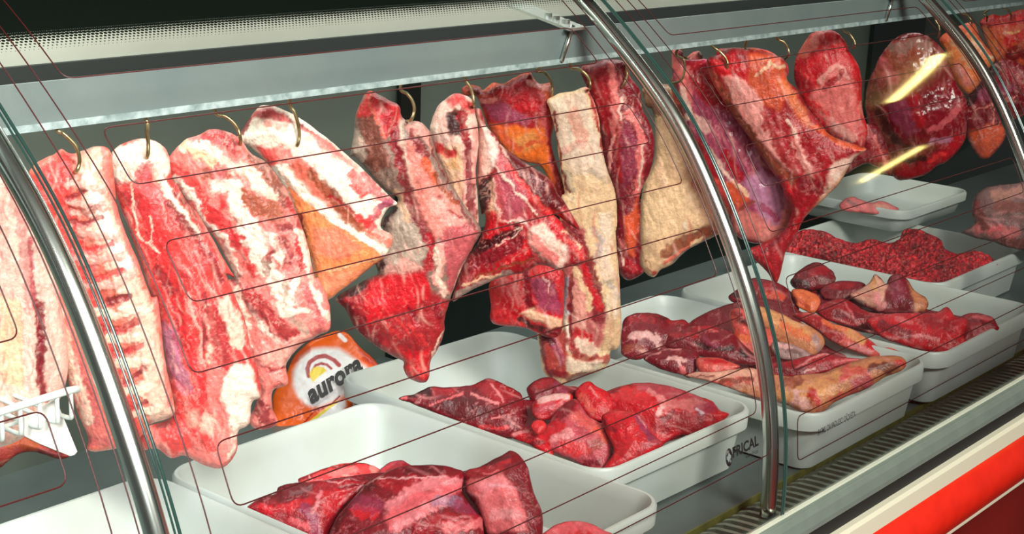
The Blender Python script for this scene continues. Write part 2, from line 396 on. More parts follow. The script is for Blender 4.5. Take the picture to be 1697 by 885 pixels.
# ------------------------------------------------------------------ trays
def tray(name, label, x0, x1, y0, y1, zt, h=.1, matl=TRAY, rot=0, lip=.028, group='white plastic meat trays'):
    cx, cy = (x0+x1)/2, (y0+y1)/2; a, b = (x1-x0)/2, (y1-y0)/2
    loops = [(.03, 0), (.022, .004), (.012, h-lip-.004), (.0, h-lip), (-.001, h-.004), (.002, h), (.006, h), (.009, h-.004), (.014, h-.02), (.026, .012), (.034, .008)]
    V = []; n = 9
    for ins, z in loops:
        r = max(.045-ins, .008); A, B = a-ins, b-ins
        for sx, sy, t0 in ((1, 1, 0), (-1, 1, 90), (-1, -1, 180), (1, -1, 270)):
            for k in range(n):
                t = math.radians(t0+90*k/(n-1)); X = sx*(A-r)+r*math.cos(t); Y = sy*(B-r)+r*math.sin(t)
                c, s_ = math.cos(rot), math.sin(rot); V.append((X*c-Y*s_, X*s_+Y*c, z))
    N_ = 4*n; Fs = [(i*N_+k, i*N_+(k+1) % N_, (i+1)*N_+(k+1) % N_, (i+1)*N_+k) for i in range(len(loops)-1) for k in range(N_)]
    Fs += [tuple(range(N_-1, -1, -1)), tuple((len(loops)-1)*N_+k for k in range(N_))]
    o = mesh_np(name, V, Fs, matl, None, True); o.location = (cx, cy, zt-h)
    mo = o.modifiers.new('split', 'EDGE_SPLIT'); mo.split_angle = math.radians(50)
    return tag(o, label, 'tray', group)
tray('meat_tray', 'white plastic tray with nothing in view, cut off at the bottom left corner', -1.06, -.652, .03, .56, .1)
tray('meat_tray', 'big white plastic tray at the bottom holding large dark roasts', -.645, -.245, .025, .555, .1)
tray('meat_tray', 'white plastic tray in the middle holding glossy bright red lumps, behind the shop lettering', -.235, .150, .13, .66, .1, rot=math.radians(-1.5))
tray('meat_tray', 'white plastic tray behind the middle chrome post holding dark and fatty yellow pieces', .158, .555, .038, .59, .1)
tray('meat_tray', 'white plastic tray holding red strips and a fatty chop, before the mince tray', .565, .995, .03, .57, .105)
tray('meat_tray', 'white plastic tray at right holding the minced meat', 1.005, 1.47, .235, .665, .1)
tray('shallow_tray', 'shallow white tray at the back right holding a small pale scrap', 1.33, 1.69, .475, .76, .155, h=.055, lip=.02)
# ------------------------------------------------------------------ meat
CR = dict(A=(0,200,2.95), B=(0,480,2.95), C=(240,160,2.95), D=(260,440,2.603), E=(400,160,2.603), F=(550,130,3.277), G=(550,380,3.277), H=(700,110,3.277),
          I=(740,360,3.16), J=(900,90,3.052), K=(1000,200,2.95), L=(1090,60,2.458), M=(1197,0,2.95), N=(1297,200,3.6875), O=(1197,400,2.95), P=(800,585,2.95),
          Q=(400,585,2.95), R=(0,585,2.95), S=(980,430,3.053), T=(750,0,2.95), U=(430,520,4.215), V=(380,730,5.303), W=(640,600,4.425), X=(930,600,4.427),
          Y=(1010,490,4.425), Z=(1380,20,2.95), z=(1560,200,3.16), p=(0,0,1))
def pts(s, c='p'):
    ox, oy, k = CR[c]; out = []
    for t in s.split():
        if t in CR: ox, oy, k = CR[t]; continue
        a, b = t.split(','); out.append((ox+float(a)/k, oy+float(b)/k))
    return np.array(out)
PAL = dict(W=(252,232,212), w=(250,214,190), C=(246,204,160), c=(222,178,138), P=(238,124,116), p=(242,164,150), R=(208,24,36), r=(224,54,54), D=(128,14,30), d=(94,10,20),
           K=(48,12,14), X=(252,124,40), O=(246,134,70), o=(222,92,52), B=(150,74,46), b=(118,62,48), V=(160,66,92), v=(196,140,168), G=(176,158,140), g=(140,118,104), M=(168,22,34), m=(196,88,92),
           Y=(238,190,110), y=(214,156,96), F=(234,138,124), f=(226,104,84), S=(255,250,238), N=(30,30,28), E=(250,100,20), e=(250,216,40), H=(250,250,250), L=(176,18,22), l=(150,150,165))
def smooth_outline(P, jit, seed):
    Q = spl(P, 5, True); i = np.arange(len(Q))
    d = np.roll(Q, -1, 0)-np.roll(Q, 1, 0); nrm = np.c_[d[:, 1], -d[:, 0]]/(np.hypot(d[:, 0], d[:, 1])[:, None]+1e-6)
    L = np.r_[0, np.cumsum(np.hypot(*(np.diff(Q, axis=0).T)))]
    j = (fbm(L/9., L*0+.5, seed, 3)-.5)*2*jit
    return Q+nrm*j[:, None]
def meat(name, label, cat, outline, anchor, y=None, base='R', feats=(), T=.018, edge=.02, c='p', n=None, tilt=0, yaw=0, jit=1.2, warp=3.0, rough=.004, streak=None, marb=.25, group=None,
         step=1.9, seed=None, mt=None, z=None, back=1.0, low=.25, parent=None, kind=None, mott=.16, fib=1.0, grain=0, dark=1.0, clean=False, wash=0):
    seed = seed or (abs(hash_(name+label)) % 9973)
    rs = np.random.RandomState(seed)
    poly = smooth_outline(pts(outline, c), jit, seed)
    ax, ay = anchor
    A = onz(ax, ay, z) if z is not None else ony(ax, ay, y)
    if n is None:
        v = CAM-A; v[2] = 0; v /= np.linalg.norm(v)
        cw, sw = math.cos(yaw), math.sin(yaw); v = np.array([v[0]*cw-v[1]*sw, v[0]*sw+v[1]*cw, 0])
        n = v*math.cos(tilt)+np.array([0, 0, math.sin(tilt)])
    n = n/np.linalg.norm(n)
    x0, y0 = poly.min(0); x1, y1 = poly.max(0)
    gx = np.arange(x0-step, x1+2*step, step); gy = np.arange(y0-step, y1+2*step, step)
    X, Y = np.meshgrid(gx, gy); ins = inside(X, Y, poly)
    dd = segdist(X, Y, poly, True)
    q = ins[:-1, :-1].astype(int)+ins[1:, :-1]+ins[:-1, 1:]+ins[1:, 1:]
    # keep quads with any corner inside; snap outside corners onto the outline
    keep = q >= 2
    used = np.zeros(X.shape, bool)
    for a in (0, 1):
        for b in (0, 1): used[a:a+keep.shape[0], b:b+keep.shape[1]] |= keep
    nq = np.zeros(X.shape, int)
    for a in (0, 1):
        for b in (0, 1): nq[a:a+keep.shape[0], b:b+keep.shape[1]] += keep
    border = used & (nq < 4)
    bx, by = X[border], Y[border]
    best = np.full(bx.shape, 1e9); sx = bx.copy(); sy = by.copy()
    Q = np.roll(poly, -1, 0)
    for p0, p1 in zip(poly, Q):
        ab = p1-p0; L = ab @ ab+1e-9; t = np.clip(((bx-p0[0])*ab[0]+(by-p0[1])*ab[1])/L, 0, 1)
        qx, qy = p0[0]+t*ab[0], p0[1]+t*ab[1]; e = np.hypot(bx-qx, by-qy); k = e < best
        best[k] = e[k]; sx[k] = qx[k]; sy[k] = qy[k]
    X = X.copy(); Y = Y.copy(); X[border] = sx; Y[border] = sy; dd[border] = 0
    ids = np.full(X.shape, -1); ids[used] = np.arange(used.sum()); px, py, d = X[used], Y[used], dd[used]; bd = border[used]
    Dm = np.linalg.norm(A-CAM); mpp = Dm/F                                       # metres per pixel
    dm = d*mpp
    # relief and colour, laid out on the piece itself
    wx = px+(fbm(px/14, py/14, seed+1)-.5)*2*warp*1.6+(fbm(px/4.5, py/4.5, seed+5, 2)-.5)*warp*.9
    wy = py+(fbm(px/14, py/14, seed+2)-.5)*2*warp*1.6+(fbm(px/4.5, py/4.5, seed+6, 2)-.5)*warp*.9
    C = np.tile(lin(PAL[base]), (len(px), 1)); Hh = np.zeros(len(px)); fat = np.zeros(len(px))
    if streak is not None:
        a, amt = streak; ca, sa = math.cos(math.radians(a)), math.sin(math.radians(a))
        u = wx*ca+wy*sa; w = -wx*sa+wy*ca
        st = fbm(u/34, w/3.2, seed+9, 4); k = sst((st-.52)*7)*amt
        C = C*(1-k[:, None])+lin((240, 170, 160))*k[:, None]; st2 = fbm(u/30+9, w/3., seed+11, 3); k2 = sst((.46-st2)*6)*amt
        C = C*(1-k2[:, None]*.5); Hh += (st-.5)*.003
    nz1 = fbm(px/6.5, py/6.5, seed+61, 3); nz2 = fbm(px/9, py/9, seed+63, 3)
    if clean: nz1 = np.full(len(px), .5); nz2 = np.ones(len(px))
    for ft in feats:
        hd, body = ft.split(':'); h = hd.split()
        P = pts(body, c); cc = lin(PAL[h[1]]) if h[1] in PAL else lin((200, 60, 60)); k_ = CR[c][2]
        for tk in body.split():
            if tk in CR: k_ = CR[tk][2]; break
        if h[0] == 's':
            wd_ = float(h[2])/k_; soft = max(1.2, wd_*.25)
            al = sst((wd_/2*(1.0+(nz1-.5)*1.2)-segdist(wx, wy, P, False))/soft+.5)*(.74+.26*sst(nz2*2.2-.35))
        else:
            Pq = P; sd = segdist(wx, wy, Pq, True); sd = np.where(inside(wx, wy, Pq), sd, -sd)
            soft = float(h[2]) if len(h) > 2 else 3.
            al = sst(sd/soft*.5+.5)
        op = float(h[5]) if len(h) > 5 else .94
        C = C*(1-al[:, None]*op)+cc*al[:, None]*op
        if len(h) > 3: Hh += al*float(h[3])*.00042
    lum = C @ np.array([.3, .6, .1])
    # mottling: patches of paler and darker tissue, and thin marbling veins
    m1 = fbm(px/22, py/22, seed+21, 4); m2 = fbm(px/7, py/7, seed+22, 3)
    m3 = fbm(px/2.6, py/3.4, seed+23, 2)
    C = C*(1+(m1-.5)[:, None]*mott*2.2+(m2-.5)[:, None]*mott*2.6+(m3-.5)[:, None]*mott*1.6)
    rg = 1-np.abs(2*fbm(wx/16, wy/16, seed+31, 4)-1); vein = sst((rg-.93)/.05)*marb*sst((m1-.35)*5)
    C = C*(1-vein[:, None])+lin((238, 176, 160))*vein[:, None]
    rg2 = 1-np.abs(2*fbm(wx/20+31, wy/20, seed+33, 3)-1); v2 = sst((rg2-.94)/.05)*marb*.4*np.clip(lum*2, 0, 1)
    C = C*(1-v2[:, None]*.75)+lin((200, 60, 60))*v2[:, None]*.75
    # muscle fibres and threads of fat, running along the piece
    ang0 = streak[0] if streak else 20
    nf = int(len(px)*step*step/520*fib); C0 = C.copy()
    for k in range(nf):
        i = rs.randint(len(px)); a = math.radians(ang0+rs.normal(0, 14)); Lh = rs.uniform(8, 34); w_ = rs.uniform(.9, 2.6); bend = rs.normal(0, .25)
        u = (px-px[i])*math.cos(a)+(py-py[i])*math.sin(a); sel = np.nonzero(np.abs(u) < Lh)[0]
        v = -(px[sel]-px[i])*math.sin(a)+(py[sel]-py[i])*math.cos(a)+bend*u[sel]**2/Lh; ns = np.abs(v) < w_*2; sel = sel[ns]; v = v[ns]
        al = np.exp(-(v/w_)**2)*(1-(u[sel]/Lh)**2)*rs.uniform(.2, .6)
        l0 = C0[i] @ np.array([.3, .6, .1])
        if rs.rand() < .62: cn = C[sel]*np.array([.62, .42, .42]) if l0 < .45 else np.tile(lin((214, 90, 84)), (len(sel), 1))
        else: cn = np.tile(lin((246, 186, 168)), (len(sel), 1)) if l0 < .45 else np.tile(lin((252, 236, 220)), (len(sel), 1))
        C[sel] = C[sel]*(1-al[:, None])+cn*al[:, None]; Hh[sel] += (al*.0008 if cn[0].sum() > 1 else -al*.0008)
    C = np.clip(C, .002, .93)
    if grain:
        g1 = fbm(px/3.1, py/2.4, seed+51, 2); Hh += (g1-.5)*grain; C = C*(.55+.95*sst((g1-.3)*2.2))[:, None]
        g2 = fbm(px/2.2+9, py/2.2, seed+52, 2); k = sst((g2-.66)*9)*.5; C = C*(1-k[:, None])+lin((226, 120, 110))*k[:, None]
    C = C*(1-wash)+lin((244, 158, 146))*wash; C = C*np.array([dark**.8, dark**1.8, dark**1.15])
    e = edge; t = np.clip(dm/e, 0, 1); bul = np.sqrt(np.clip(1-(1-t)**2, 0, 1))
    big = (fbm(px*mpp/.05, py*mpp/.05, seed+41, 3)-.5)*rough*2.2
    sml = (fbm(px*mpp/.009, py*mpp/.009, seed+42, 3)-.5)*rough*.5
    lump = sst(np.clip(dm/(e*3.2), 0, 1))
    front = T*(bul*(1-low)+lump*low*1.6)+(big+Hh+sml)*np.clip(dm/.006, 0, 1)
    backd = -T*back*bul
    base_p = np.array([onpl(a, b, A, n) for a, b in zip(px, py)])
    rr = CAM-base_p; rr /= np.linalg.norm(rr, axis=1)[:, None]
    dirf = rr*.6+n*.4; dirf /= np.linalg.norm(dirf, axis=1)[:, None]
    Vf = base_p+dirf*front[:, None]
    inn = ~bd; nb = len(px); Vb = base_p[inn]+n*backd[inn][:, None]
    bid = np.full(nb, -1); bid[inn] = nb+np.arange(inn.sum()); bid[bd] = np.arange(nb)[bd]
    V = np.r_[Vf, Vb]; Cc = np.r_[C, C[inn]]
    I, J = np.nonzero(keep); Fq = []
    a = ids[I, J]; b = ids[I, J+1]; c2 = ids[I+1, J+1]; d2 = ids[I+1, J]
    Fq = np.r_[np.c_[d2, c2, b, a], np.c_[bid[a], bid[b], bid[c2], bid[d2]]]
    both = bd[a] & bd[b] & bd[c2] & bd[d2]; Fq = Fq[~np.r_[np.zeros(len(a), bool), both]]
    o = mesh_np(name, V, Fq, mt or MM, parent, True, Cc, origin=None if parent else A)
    if not parent: tag(o, label, cat, group, kind)
    return o, A, n, T
def hash_(s):
    h = 5381
    for ch in s: h = (h*33+ord(ch)) & 0x7fffffff
    return h
def hook(label, path, A, n, T, top=None, c='p', r=.0022):
    P = pts(path, c); A2 = A+n*(T+.004)
    Q = [onpl(a, b, A2, n) for a, b in P]
    s = np.array([Q[0][0]-.004, .445, .6315]); Q0 = [np.array([s[0], .455, .622]), s, np.array([s[0]+.002, .434, .622])]
    # last point dives into the meat
    Q[-1] = Q[-1]-n*(T*.8+.006)
    mb = MB(); mb.tube(spl(Q0+Q, 6), r, 10)
    o = mb.build('meat_hook', HOOKM, None, True, origin=Q0[1])
    return tag(o, label, 'hook', 'steel hooks on the hanging rail')
HG = 'cuts of meat hanging from the rail'
def hang(name, label, outline, hk, y=.43, hooklab=None, **k):
    if k.get('c') not in ('A', 'B', 'C', 'E'): k.setdefault('dark', .90)
    elif k.get('c') != 'E': k.setdefault('wash', .07)
    k['T'] = k.get('T', .02)*.8; k['edge'] = k.get('edge', .012); k.setdefault('streak', (74, .16))
    c = k.get('c', 'p'); P = pts(hk, c) if hk else None
    anc = k.pop('anchor', None) or (tuple(P[-1]))
    o, A, n, T = meat(name, label, 'meat', outline, anc, y, group=HG, **k)
    if hooklab: hook(hooklab, hk, A, n, T, c=c)
    return o
# ---- left to right along the rail
hang('fat_covered_side', 'pale fat-covered slab with a dark red streak, hanging at the far left edge',
     '-110,255 -40,262 12,282 46,318 72,380 92,450 104,520 112,570 112,620 100,660 70,700 20,735 -40,745 -110,730', '', y=.43, anchor=(20, 300), base='w', T=.03, marb=.2, streak=(80, .25),
     feats=['s m 22 -3 : B 150,-260 160,0 180,120 200,300 205,520', 's D 46 -4 : B 190,60 200,220 195,340 205,520', 'p C 4 : B 0,0 110,60 120,480 0,440', 's w 40 2 : B 120,60 130,240 140,460', 's m 60 0 3 .5 : A 60,300 110,480 130,700 150,885'])
hang('pork_rib_rack', 'long rib rack with exposed rib ends and white spine fat, behind the left chrome post',
     'A 118,285 150,235 190,200 265,165 300,140 350,165 400,150 460,130 520,130 545,165 560,300 575,430 620,560 680,700 740,860 B 770,40 790,200 810,360 845,520 850,610 790,640 730,660 700,700 640,760 440,790 430,720 380,600 330,440 270,260 230,120 200,0 A 120,780 70,600 60,450 80,340',
     'A 275,40 305,60 340,90 370,125 385,165 388,210 370,250 335,272', y=.42, hooklab='brass-toned hook holding the rib rack behind the left post', c='A', base='f', T=.026, marb=.35,
     feats=['p r 4 : 120,280 300,150 360,170 350,330 420,600 520,885 B 700,700 560,760 300,0 A 170,700', 'p P 5 : 110,330 200,500 300,700 B 330,100 420,300 500,560 560,740 430,760 300,440 A 130,600',
            's w 140 3 3 .75 : 440,180 480,420 570,640 660,885 B 690,140 740,380 800,620', 's S 60 3 : 430,260 480,400 530,540 620,700', 's P 24 0 : 500,140 560,420 640,640 B 770,60 800,300 830,560',
            's p 34 5 : 330,300 420,310 500,330', 's p 34 5 : 340,385 430,400 510,420', 's p 34 5 : 350,440 450,440', 's p 38 5 : 380,530 470,550 560,560', 's p 40 5 : 400,680 520,660 600,650', 's p 40 5 : 420,800 560,790 640,740',
            's w 44 5 : B 430,90 560,110 650,90', 's w 44 5 : B 500,230 600,230 680,220', 's w 44 5 : B 560,350 640,350 700,340', 's w 40 5 : B 600,480 660,480 720,470', 's w 40 4 : B 640,590 700,580 760,570',
            's D 30 -4 : 330,365 410,340', 's b 30 -4 3 .7 : 340,420 420,440 500,400', 's D 26 -4 : 345,495 420,490 490,465', 's R 26 -4 : 400,622 470,620 545,595', 's R 28 -4 : 440,770 520,750 590,722', 's D 26 -4 : 530,870 600,850 640,845',
            's D 34 -4 : B 530,60 600,35 635,25', 's M 38 -4 : B 490,190 600,175 660,145', 's M 34 -4 : B 545,310 620,290 690,262', 's D 30 -4 : B 590,440 650,415 700,382', 's M 26 -4 : B 640,572 690,545 715,530',
            's g 24 -2 3 .5 : 345,540 440,585', 's m 40 0 3 .6 : 330,640 450,700', 's m 44 0 4 .7 : B 380,360 420,440 470,640', 's w 60 2 : B 270,100 340,330 430,640', 's m 46 -2 3 .8 : B 440,740 600,720 640,640', 's r 50 0 3 .8 : 60,420 150,700', 's K 12 -3 : 335,290 360,275'])
hang('meat_side_with_fat_cap', 'long red flank with a round cream fat cap at its hook, beside the rib rack',
     'A 533,200 560,140 620,105 700,90 780,110 825,165 835,240 855,330 C 150,420 200,510 250,560 300,640 350,730 400,820 440,885 D 300,40 340,140 380,240 400,330 430,440 452,560 410,590 400,680 350,720 345,800 290,870 210,865 120,820 60,830 0,790 B 700,780 690,690 800,650 845,600 820,400 790,200 760,40 A 740,860 690,700 640,560 590,420 560,330',
     'A 715,-5 718,60 725,110 722,170 705,215', y=.43, hooklab='dark steel hook through the round cream fat cap', c='A', base='r', T=.024, marb=.3, streak=(68, .45),
     feats=['p M 4 : 575,340 660,330 760,560 850,760 C 240,885 60,760 0,600', 'p R 4 : 660,310 760,400 860,700 900,885 800,885 700,500', 'p W 3 4 : 533,200 560,130 700,85 790,110 840,220 815,270 790,250 760,210 700,215 665,290 600,300 545,260',
            's m 60 -1 : 720,220 690,280 720,330 790,360', 's w 34 3 : 755,230 800,300 850,400 C 110,470 180,560 250,660', 's W 20 3 : C 60,350 140,500 200,590 270,690 310,760', 's w 10 1 : 640,310 652,430 680,560 770,630', 's w 9 1 : 735,460 745,520 730,580 780,640',
            's D 40 -4 : C 120,520 200,620 290,740 370,885', 's d 18 -4 : C 150,470 220,540 255,600', 's D 40 -3 : D 0,20 60,100 90,200 110,330', 's R 50 0 : D 80,130 130,300 150,420', 's D 20 -5 : D 205,120 200,300 190,400', 's p 16 3 : D 130,110 180,270 196,400',
            's w 40 3 : D 220,180 240,300 230,400', 'p V 4 0 : D 20,280 80,260 110,420 170,540 60,480', 's v 60 0 4 .5 : D 30,260 70,400 120,520', 's M 90 0 : D 250,200 270,330 280,400', 's w 60 2 : D 290,160 330,230 350,330',
            'p W 3 6 : D 280,480 330,420 400,420 445,570 405,600 395,680 345,720 335,800 300,860 305,680 270,560', 's P 70 4 : D 250,450 230,560 280,640 290,760 270,850', 'p w 6 1 3 .6 : D 190,600 240,640 240,720 180,700', 's R 34 -3 : D 100,640 150,720 200,560 190,470',
            's P 60 4 : D 20,740 120,790 240,840', 's D 18 -4 : D 0,690 60,680', 'p w 6 1 3 .5 : D 120,630 180,610 190,680 140,690', 'p r 3 : D 0,700 100,700 160,760 60,810'])
hang('marbled_pork_side', 'broad marbled red and white side with brown patches, left of the orange-skinned shoulder',
     'C 105,330 120,290 165,240 200,210 260,190 310,165 370,165 430,185 475,215 520,280 590,320 640,380 700,470 740,560 770,640 800,740 830,885 D 700,60 740,150 748,270 700,300 630,340 560,420 565,510 500,540 500,620 520,680 450,710 400,680 430,590 440,540 400,430 380,330 340,200 300,80 C 440,885 400,800 340,690 260,600 200,510 140,430',
     'C 345,75 390,95 430,125 455,160 468,210 465,265', y=.43, hooklab='brass-toned hook in the brown-patched marbled side', c='C', base='P', T=.026, marb=.5, streak=(62, .35), warp=5,
     feats=['p M 4 : 300,165 400,160 470,220 460,300 400,240 330,220 250,230', 's W 50 3 : 190,250 300,240 380,300 470,360', 's C 50 2 : 180,220 280,280 340,310', 's r 90 2 : 130,330 220,420 290,520 330,600', 's W 30 3 : 150,390 260,520 290,600 400,700 450,885 D 380,100 440,240 560,350',
            'p B 5 0 : 480,230 560,290 640,400 690,480 600,440 520,330', 's b 60 -2 : 540,290 620,400 690,520', 's w 60 4 : 470,340 530,400 620,480', 'p B 5 1 : 420,420 520,450 640,520 700,570 640,600 540,570 450,500', 's B 60 0 : 320,370 400,390', 's W 70 3 : 350,430 440,420 450,540 520,620', 'p m 4 1 : 300,350 420,350 360,420',
            'p R 4 3 : 355,470 400,460 415,520 370,550', 's R 60 2 : 300,530 370,590 460,700 520,820', 'p R 3 4 : 445,650 490,640 500,700 450,710', 'p R 3 4 : 515,810 560,800 565,860 530,870', 's W 70 3 : 480,600 540,720 600,840 D 520,60 560,180', 's W 50 2 : 540,640 640,700 660,800',
            'p D 4 -2 : 640,610 720,600 740,640 650,650', 'p D 4 -2 : 630,680 700,670 700,740 680,760', 'p D 4 -2 : 680,760 720,750 720,830 670,820', 's D 30 -2 : 600,780 640,740', 's g 30 -1 : 590,800 600,860', 's M 30 3 : 690,500 760,600 750,700 760,850', 's W 26 4 : 745,640 790,740 810,885 D 660,60 700,160 740,240', 's R 24 0 : 745,720 790,820',
            's D 50 1 : D 340,60 440,200 560,310', 's M 70 1 : D 400,100 500,230 600,300', 's G 34 0 : D 560,60 570,200 640,280', 's W 30 2 : D 600,60 560,200 700,170', 's m 40 0 : D 640,90 690,200 700,270', 's P 60 3 : D 400,280 450,400 560,400', 's p 90 4 : D 480,380 560,380 620,340', 's D 10 -4 : D 440,420 500,450 560,430', 's P 60 3 : D 420,420 500,520 540,500',
            's D 60 -3 : D 430,600 480,680', 's l 30 -1 3 .5 : D 300,180 340,280', 's w 34 4 : D 290,140 340,190 370,280', 's w 40 3 : D 340,100 380,230 390,360'])
hang('skin_on_shoulder', 'shoulder with smooth orange skin triangle and white fat edge, pointing right at the middle-left',
     'E 0,150 25,110 60,60 95,38 150,45 220,75 290,120 370,180 440,240 520,310 600,390 640,430 672,462 630,485 600,560 650,600 650,640 620,690 560,735 480,800 420,845 372,878 330,850 300,700 250,540 200,420 120,300 40,220 -20,190',
     'E 208,25 230,70 245,120 250,170 242,210 228,225', y=.45, hooklab='brass-toned hook in the white fat of the orange-skinned shoulder', c='E', base='W', T=.024, marb=.2, warp=3, fib=.5,
     feats=['p M 4 2 : 0,150 60,50 110,38 190,70 240,110 200,110 130,90 70,90', 's p 40 2 : 110,110 190,130', 's D 24 -2 : 5,150 40,100', 's D 20 0 : 250,115 340,180 430,250', 'p P 5 1 : 260,130 350,180 480,280 520,330 450,290 340,220', 's r 50 1 : 470,330 520,400', 's m 50 1 : 540,340 590,420 640,440', 's V 40 2 : 560,520 600,470 640,450', 's m 30 0 : 540,540 590,500',
            'p r 4 1 : 60,210 150,215 170,290 120,300', 's P 60 2 : 180,240 240,280 300,330', 'p f 5 -2 : 240,260 330,340 460,480 540,560 600,640 560,600 430,510 330,440 200,300', 's B 50 -2 : 300,330 420,460 500,560', 's M 14 -3 : 380,420 460,470 540,550', 's r 30 3 : 500,510 570,560', 's f 50 3 : 560,590 640,620',
            'p O 2 2 : 190,360 270,440 380,520 500,600 610,680 612,700 560,740 440,830 372,885 330,850 300,700 250,540', 'p P 6 0 3 .5 : 300,560 420,560 520,650 420,700 320,680', 's W 26 4 : 150,300 220,370 330,470 450,560 560,630 620,680', 's c 7 2 : 320,750 400,740 500,720 600,695', 'p F 6 0 3 .4 : 330,760 450,740 540,740 380,850', 's o 30 0 3 .5 : 200,400 260,460', 's D 16 -3 : 250,500 270,600', 's p 26 4 : 570,575 640,600'])
hang('beef_round_cut', 'large grey-brown cut with a bright red base, hanging point down above the middle tray',
     'F 130,200 165,110 200,68 250,85 310,120 365,150 375,190 385,215 420,235 470,235 520,270 545,330 570,420 610,500 660,590 720,690 800,800 805,850 G 770,90 720,180 690,250 660,330 630,420 610,500 610,560 570,660 535,720 525,810 490,835 420,810 390,760 385,715 330,690 220,620 130,540 70,430 20,380 90,330 200,270 250,240 230,150 280,90 F 280,810 260,790 360,660 270,590 130,430 100,420 120,300',
     'F 372,50 410,85 438,125 447,175 430,225 405,250', y=.46, hooklab='steel hook in the fat at the top of the point-down cut', c='F', base='g', T=.032, marb=.2, warp=4, dark=.96, fib=.8,
     feats=['p R 4 2 : 140,190 200,60 370,150 380,220 330,250 280,320 250,200', 'p r 4 2 : 130,200 190,80 240,160 200,220', 'p b 5 0 : 130,220 230,180 280,320 350,560 380,640 250,520 150,420', 's f 16 1 : 200,100 250,230 280,310', 's G 60 0 : 130,300 160,420', 's g 90 0 : 300,520 400,740 440,885',
            'p G 6 0 : 360,660 460,700 520,885 G 500,60 480,200 330,230 300,100', 's p 60 0 4 .6 : G 320,210 400,180 470,200', 's c 50 0 4 .7 : 350,620 420,740', 's M 70 -1 : 300,180 350,330 380,470', 's D 62 -2 : 350,300 385,450 400,560 440,690 500,800 540,885 G 530,60 550,150', 's M 60 -1 : G 540,30 540,120 530,190',
            'p F 5 3 : 400,330 460,330 560,520 660,640 720,760 700,820 620,860 560,860 470,700 420,560', 'p w 4 4 : 362,215 420,235 380,260 385,330 420,520 450,620 400,500 370,330', 'p p 4 4 : 405,250 470,235 535,300 545,400 480,300 420,290', 's D 50 -1 : 440,300 480,370 515,420', 's o 40 2 : 500,440 560,560', 's B 24 -3 : 560,520 600,590 680,680', 's D 10 -4 : 530,330 560,430 600,500 640,600 720,720 790,830', 's D 16 -4 : 570,630 620,690 700,740',
            's p 90 3 : 560,680 640,760', 'p m 5 1 : 600,830 720,760 800,830 G 760,110 700,190 640,280 600,100', 's p 50 5 : G 580,80 590,200 570,270 600,330', 's w 30 5 : G 560,90 580,230 600,340', 's m 50 2 : G 660,60 690,160 640,300', 's w 8 2 : G 760,110 710,200 650,360',
            'p M 5 0 : G 20,380 240,250 400,215 520,200 540,330 640,380 640,500 600,700 530,840 380,840 330,700 200,640 60,500', 'p R 6 2 : G 200,280 330,240 500,215 540,330 500,380 300,460 180,520 180,400', 's K 60 -3 : G 30,370 130,310 230,210 260,160', 's K 30 -3 : 280,800 300,740 350,690', 's D 90 0 : G 80,430 150,520 230,590', 's D 50 0 : G 560,420 580,460', 's r 16 1 3 .7 : G 350,480 420,560', 's r 14 1 3 .7 : G 300,500 370,590', 's r 14 1 3 .7 : G 420,500 480,600', 'p R 4 2 : G 390,650 540,640 520,820 400,790', 's w 12 2 : G 610,540 580,620 545,700', 's r 14 1 3 .6 : G 480,560 540,640', 's D 30 -2 : G 420,420 460,480'])
hang('orange_flank_cut', 'orange-stained flank cut with dark red top hanging just left of the long cream strip',
     'H 215,120 260,100 310,110 330,130 380,90 440,95 500,60 580,30 610,70 640,95 700,90 715,130 705,240 715,300 700,420 740,560 770,640 780,740 740,740 700,640 640,540 560,520 480,480 420,420 360,330 320,230 290,160 230,160',
     'H 625,15 660,30 690,65 705,110 702,150 680,188', y=.50, hooklab='steel hook holding the orange-stained flank cut', c='H', base='o', T=.02, marb=.2,
     feats=['p d 4 1 : 215,120 300,100 340,130 440,90 580,40 600,80 400,150 280,150', 'p M 5 1 : 300,170 420,120 560,70 640,110 660,280 600,330 480,320 360,300', 'p V 5 0 : 330,200 460,200 600,280 560,310 400,290', 'p R 5 1 : 420,150 600,130 640,240 500,230', 's p 26 2 : 580,90 640,110 700,120', 's F 24 1 : 290,180 400,180', 's m 30 2 : 650,140 665,260 690,420 700,560', 's M 34 1 : 685,180 690,320 700,460',
            'p X 4 1 : 380,330 500,320 660,330 690,480 700,620 600,560 460,460 400,380', 'p Y 6 0 3 .5 : 480,400 600,340 640,420 560,460', 's o 50 0 : 400,350 450,400 520,440', 's o 24 0 : 560,420 660,400', 's p 20 2 : 715,260 720,420 730,520', 's D 40 -2 : 720,460 740,600 760,720', 's d 10 -4 : 708,240 730,440 750,540', 's g 24 0 : 760,600 790,700'])
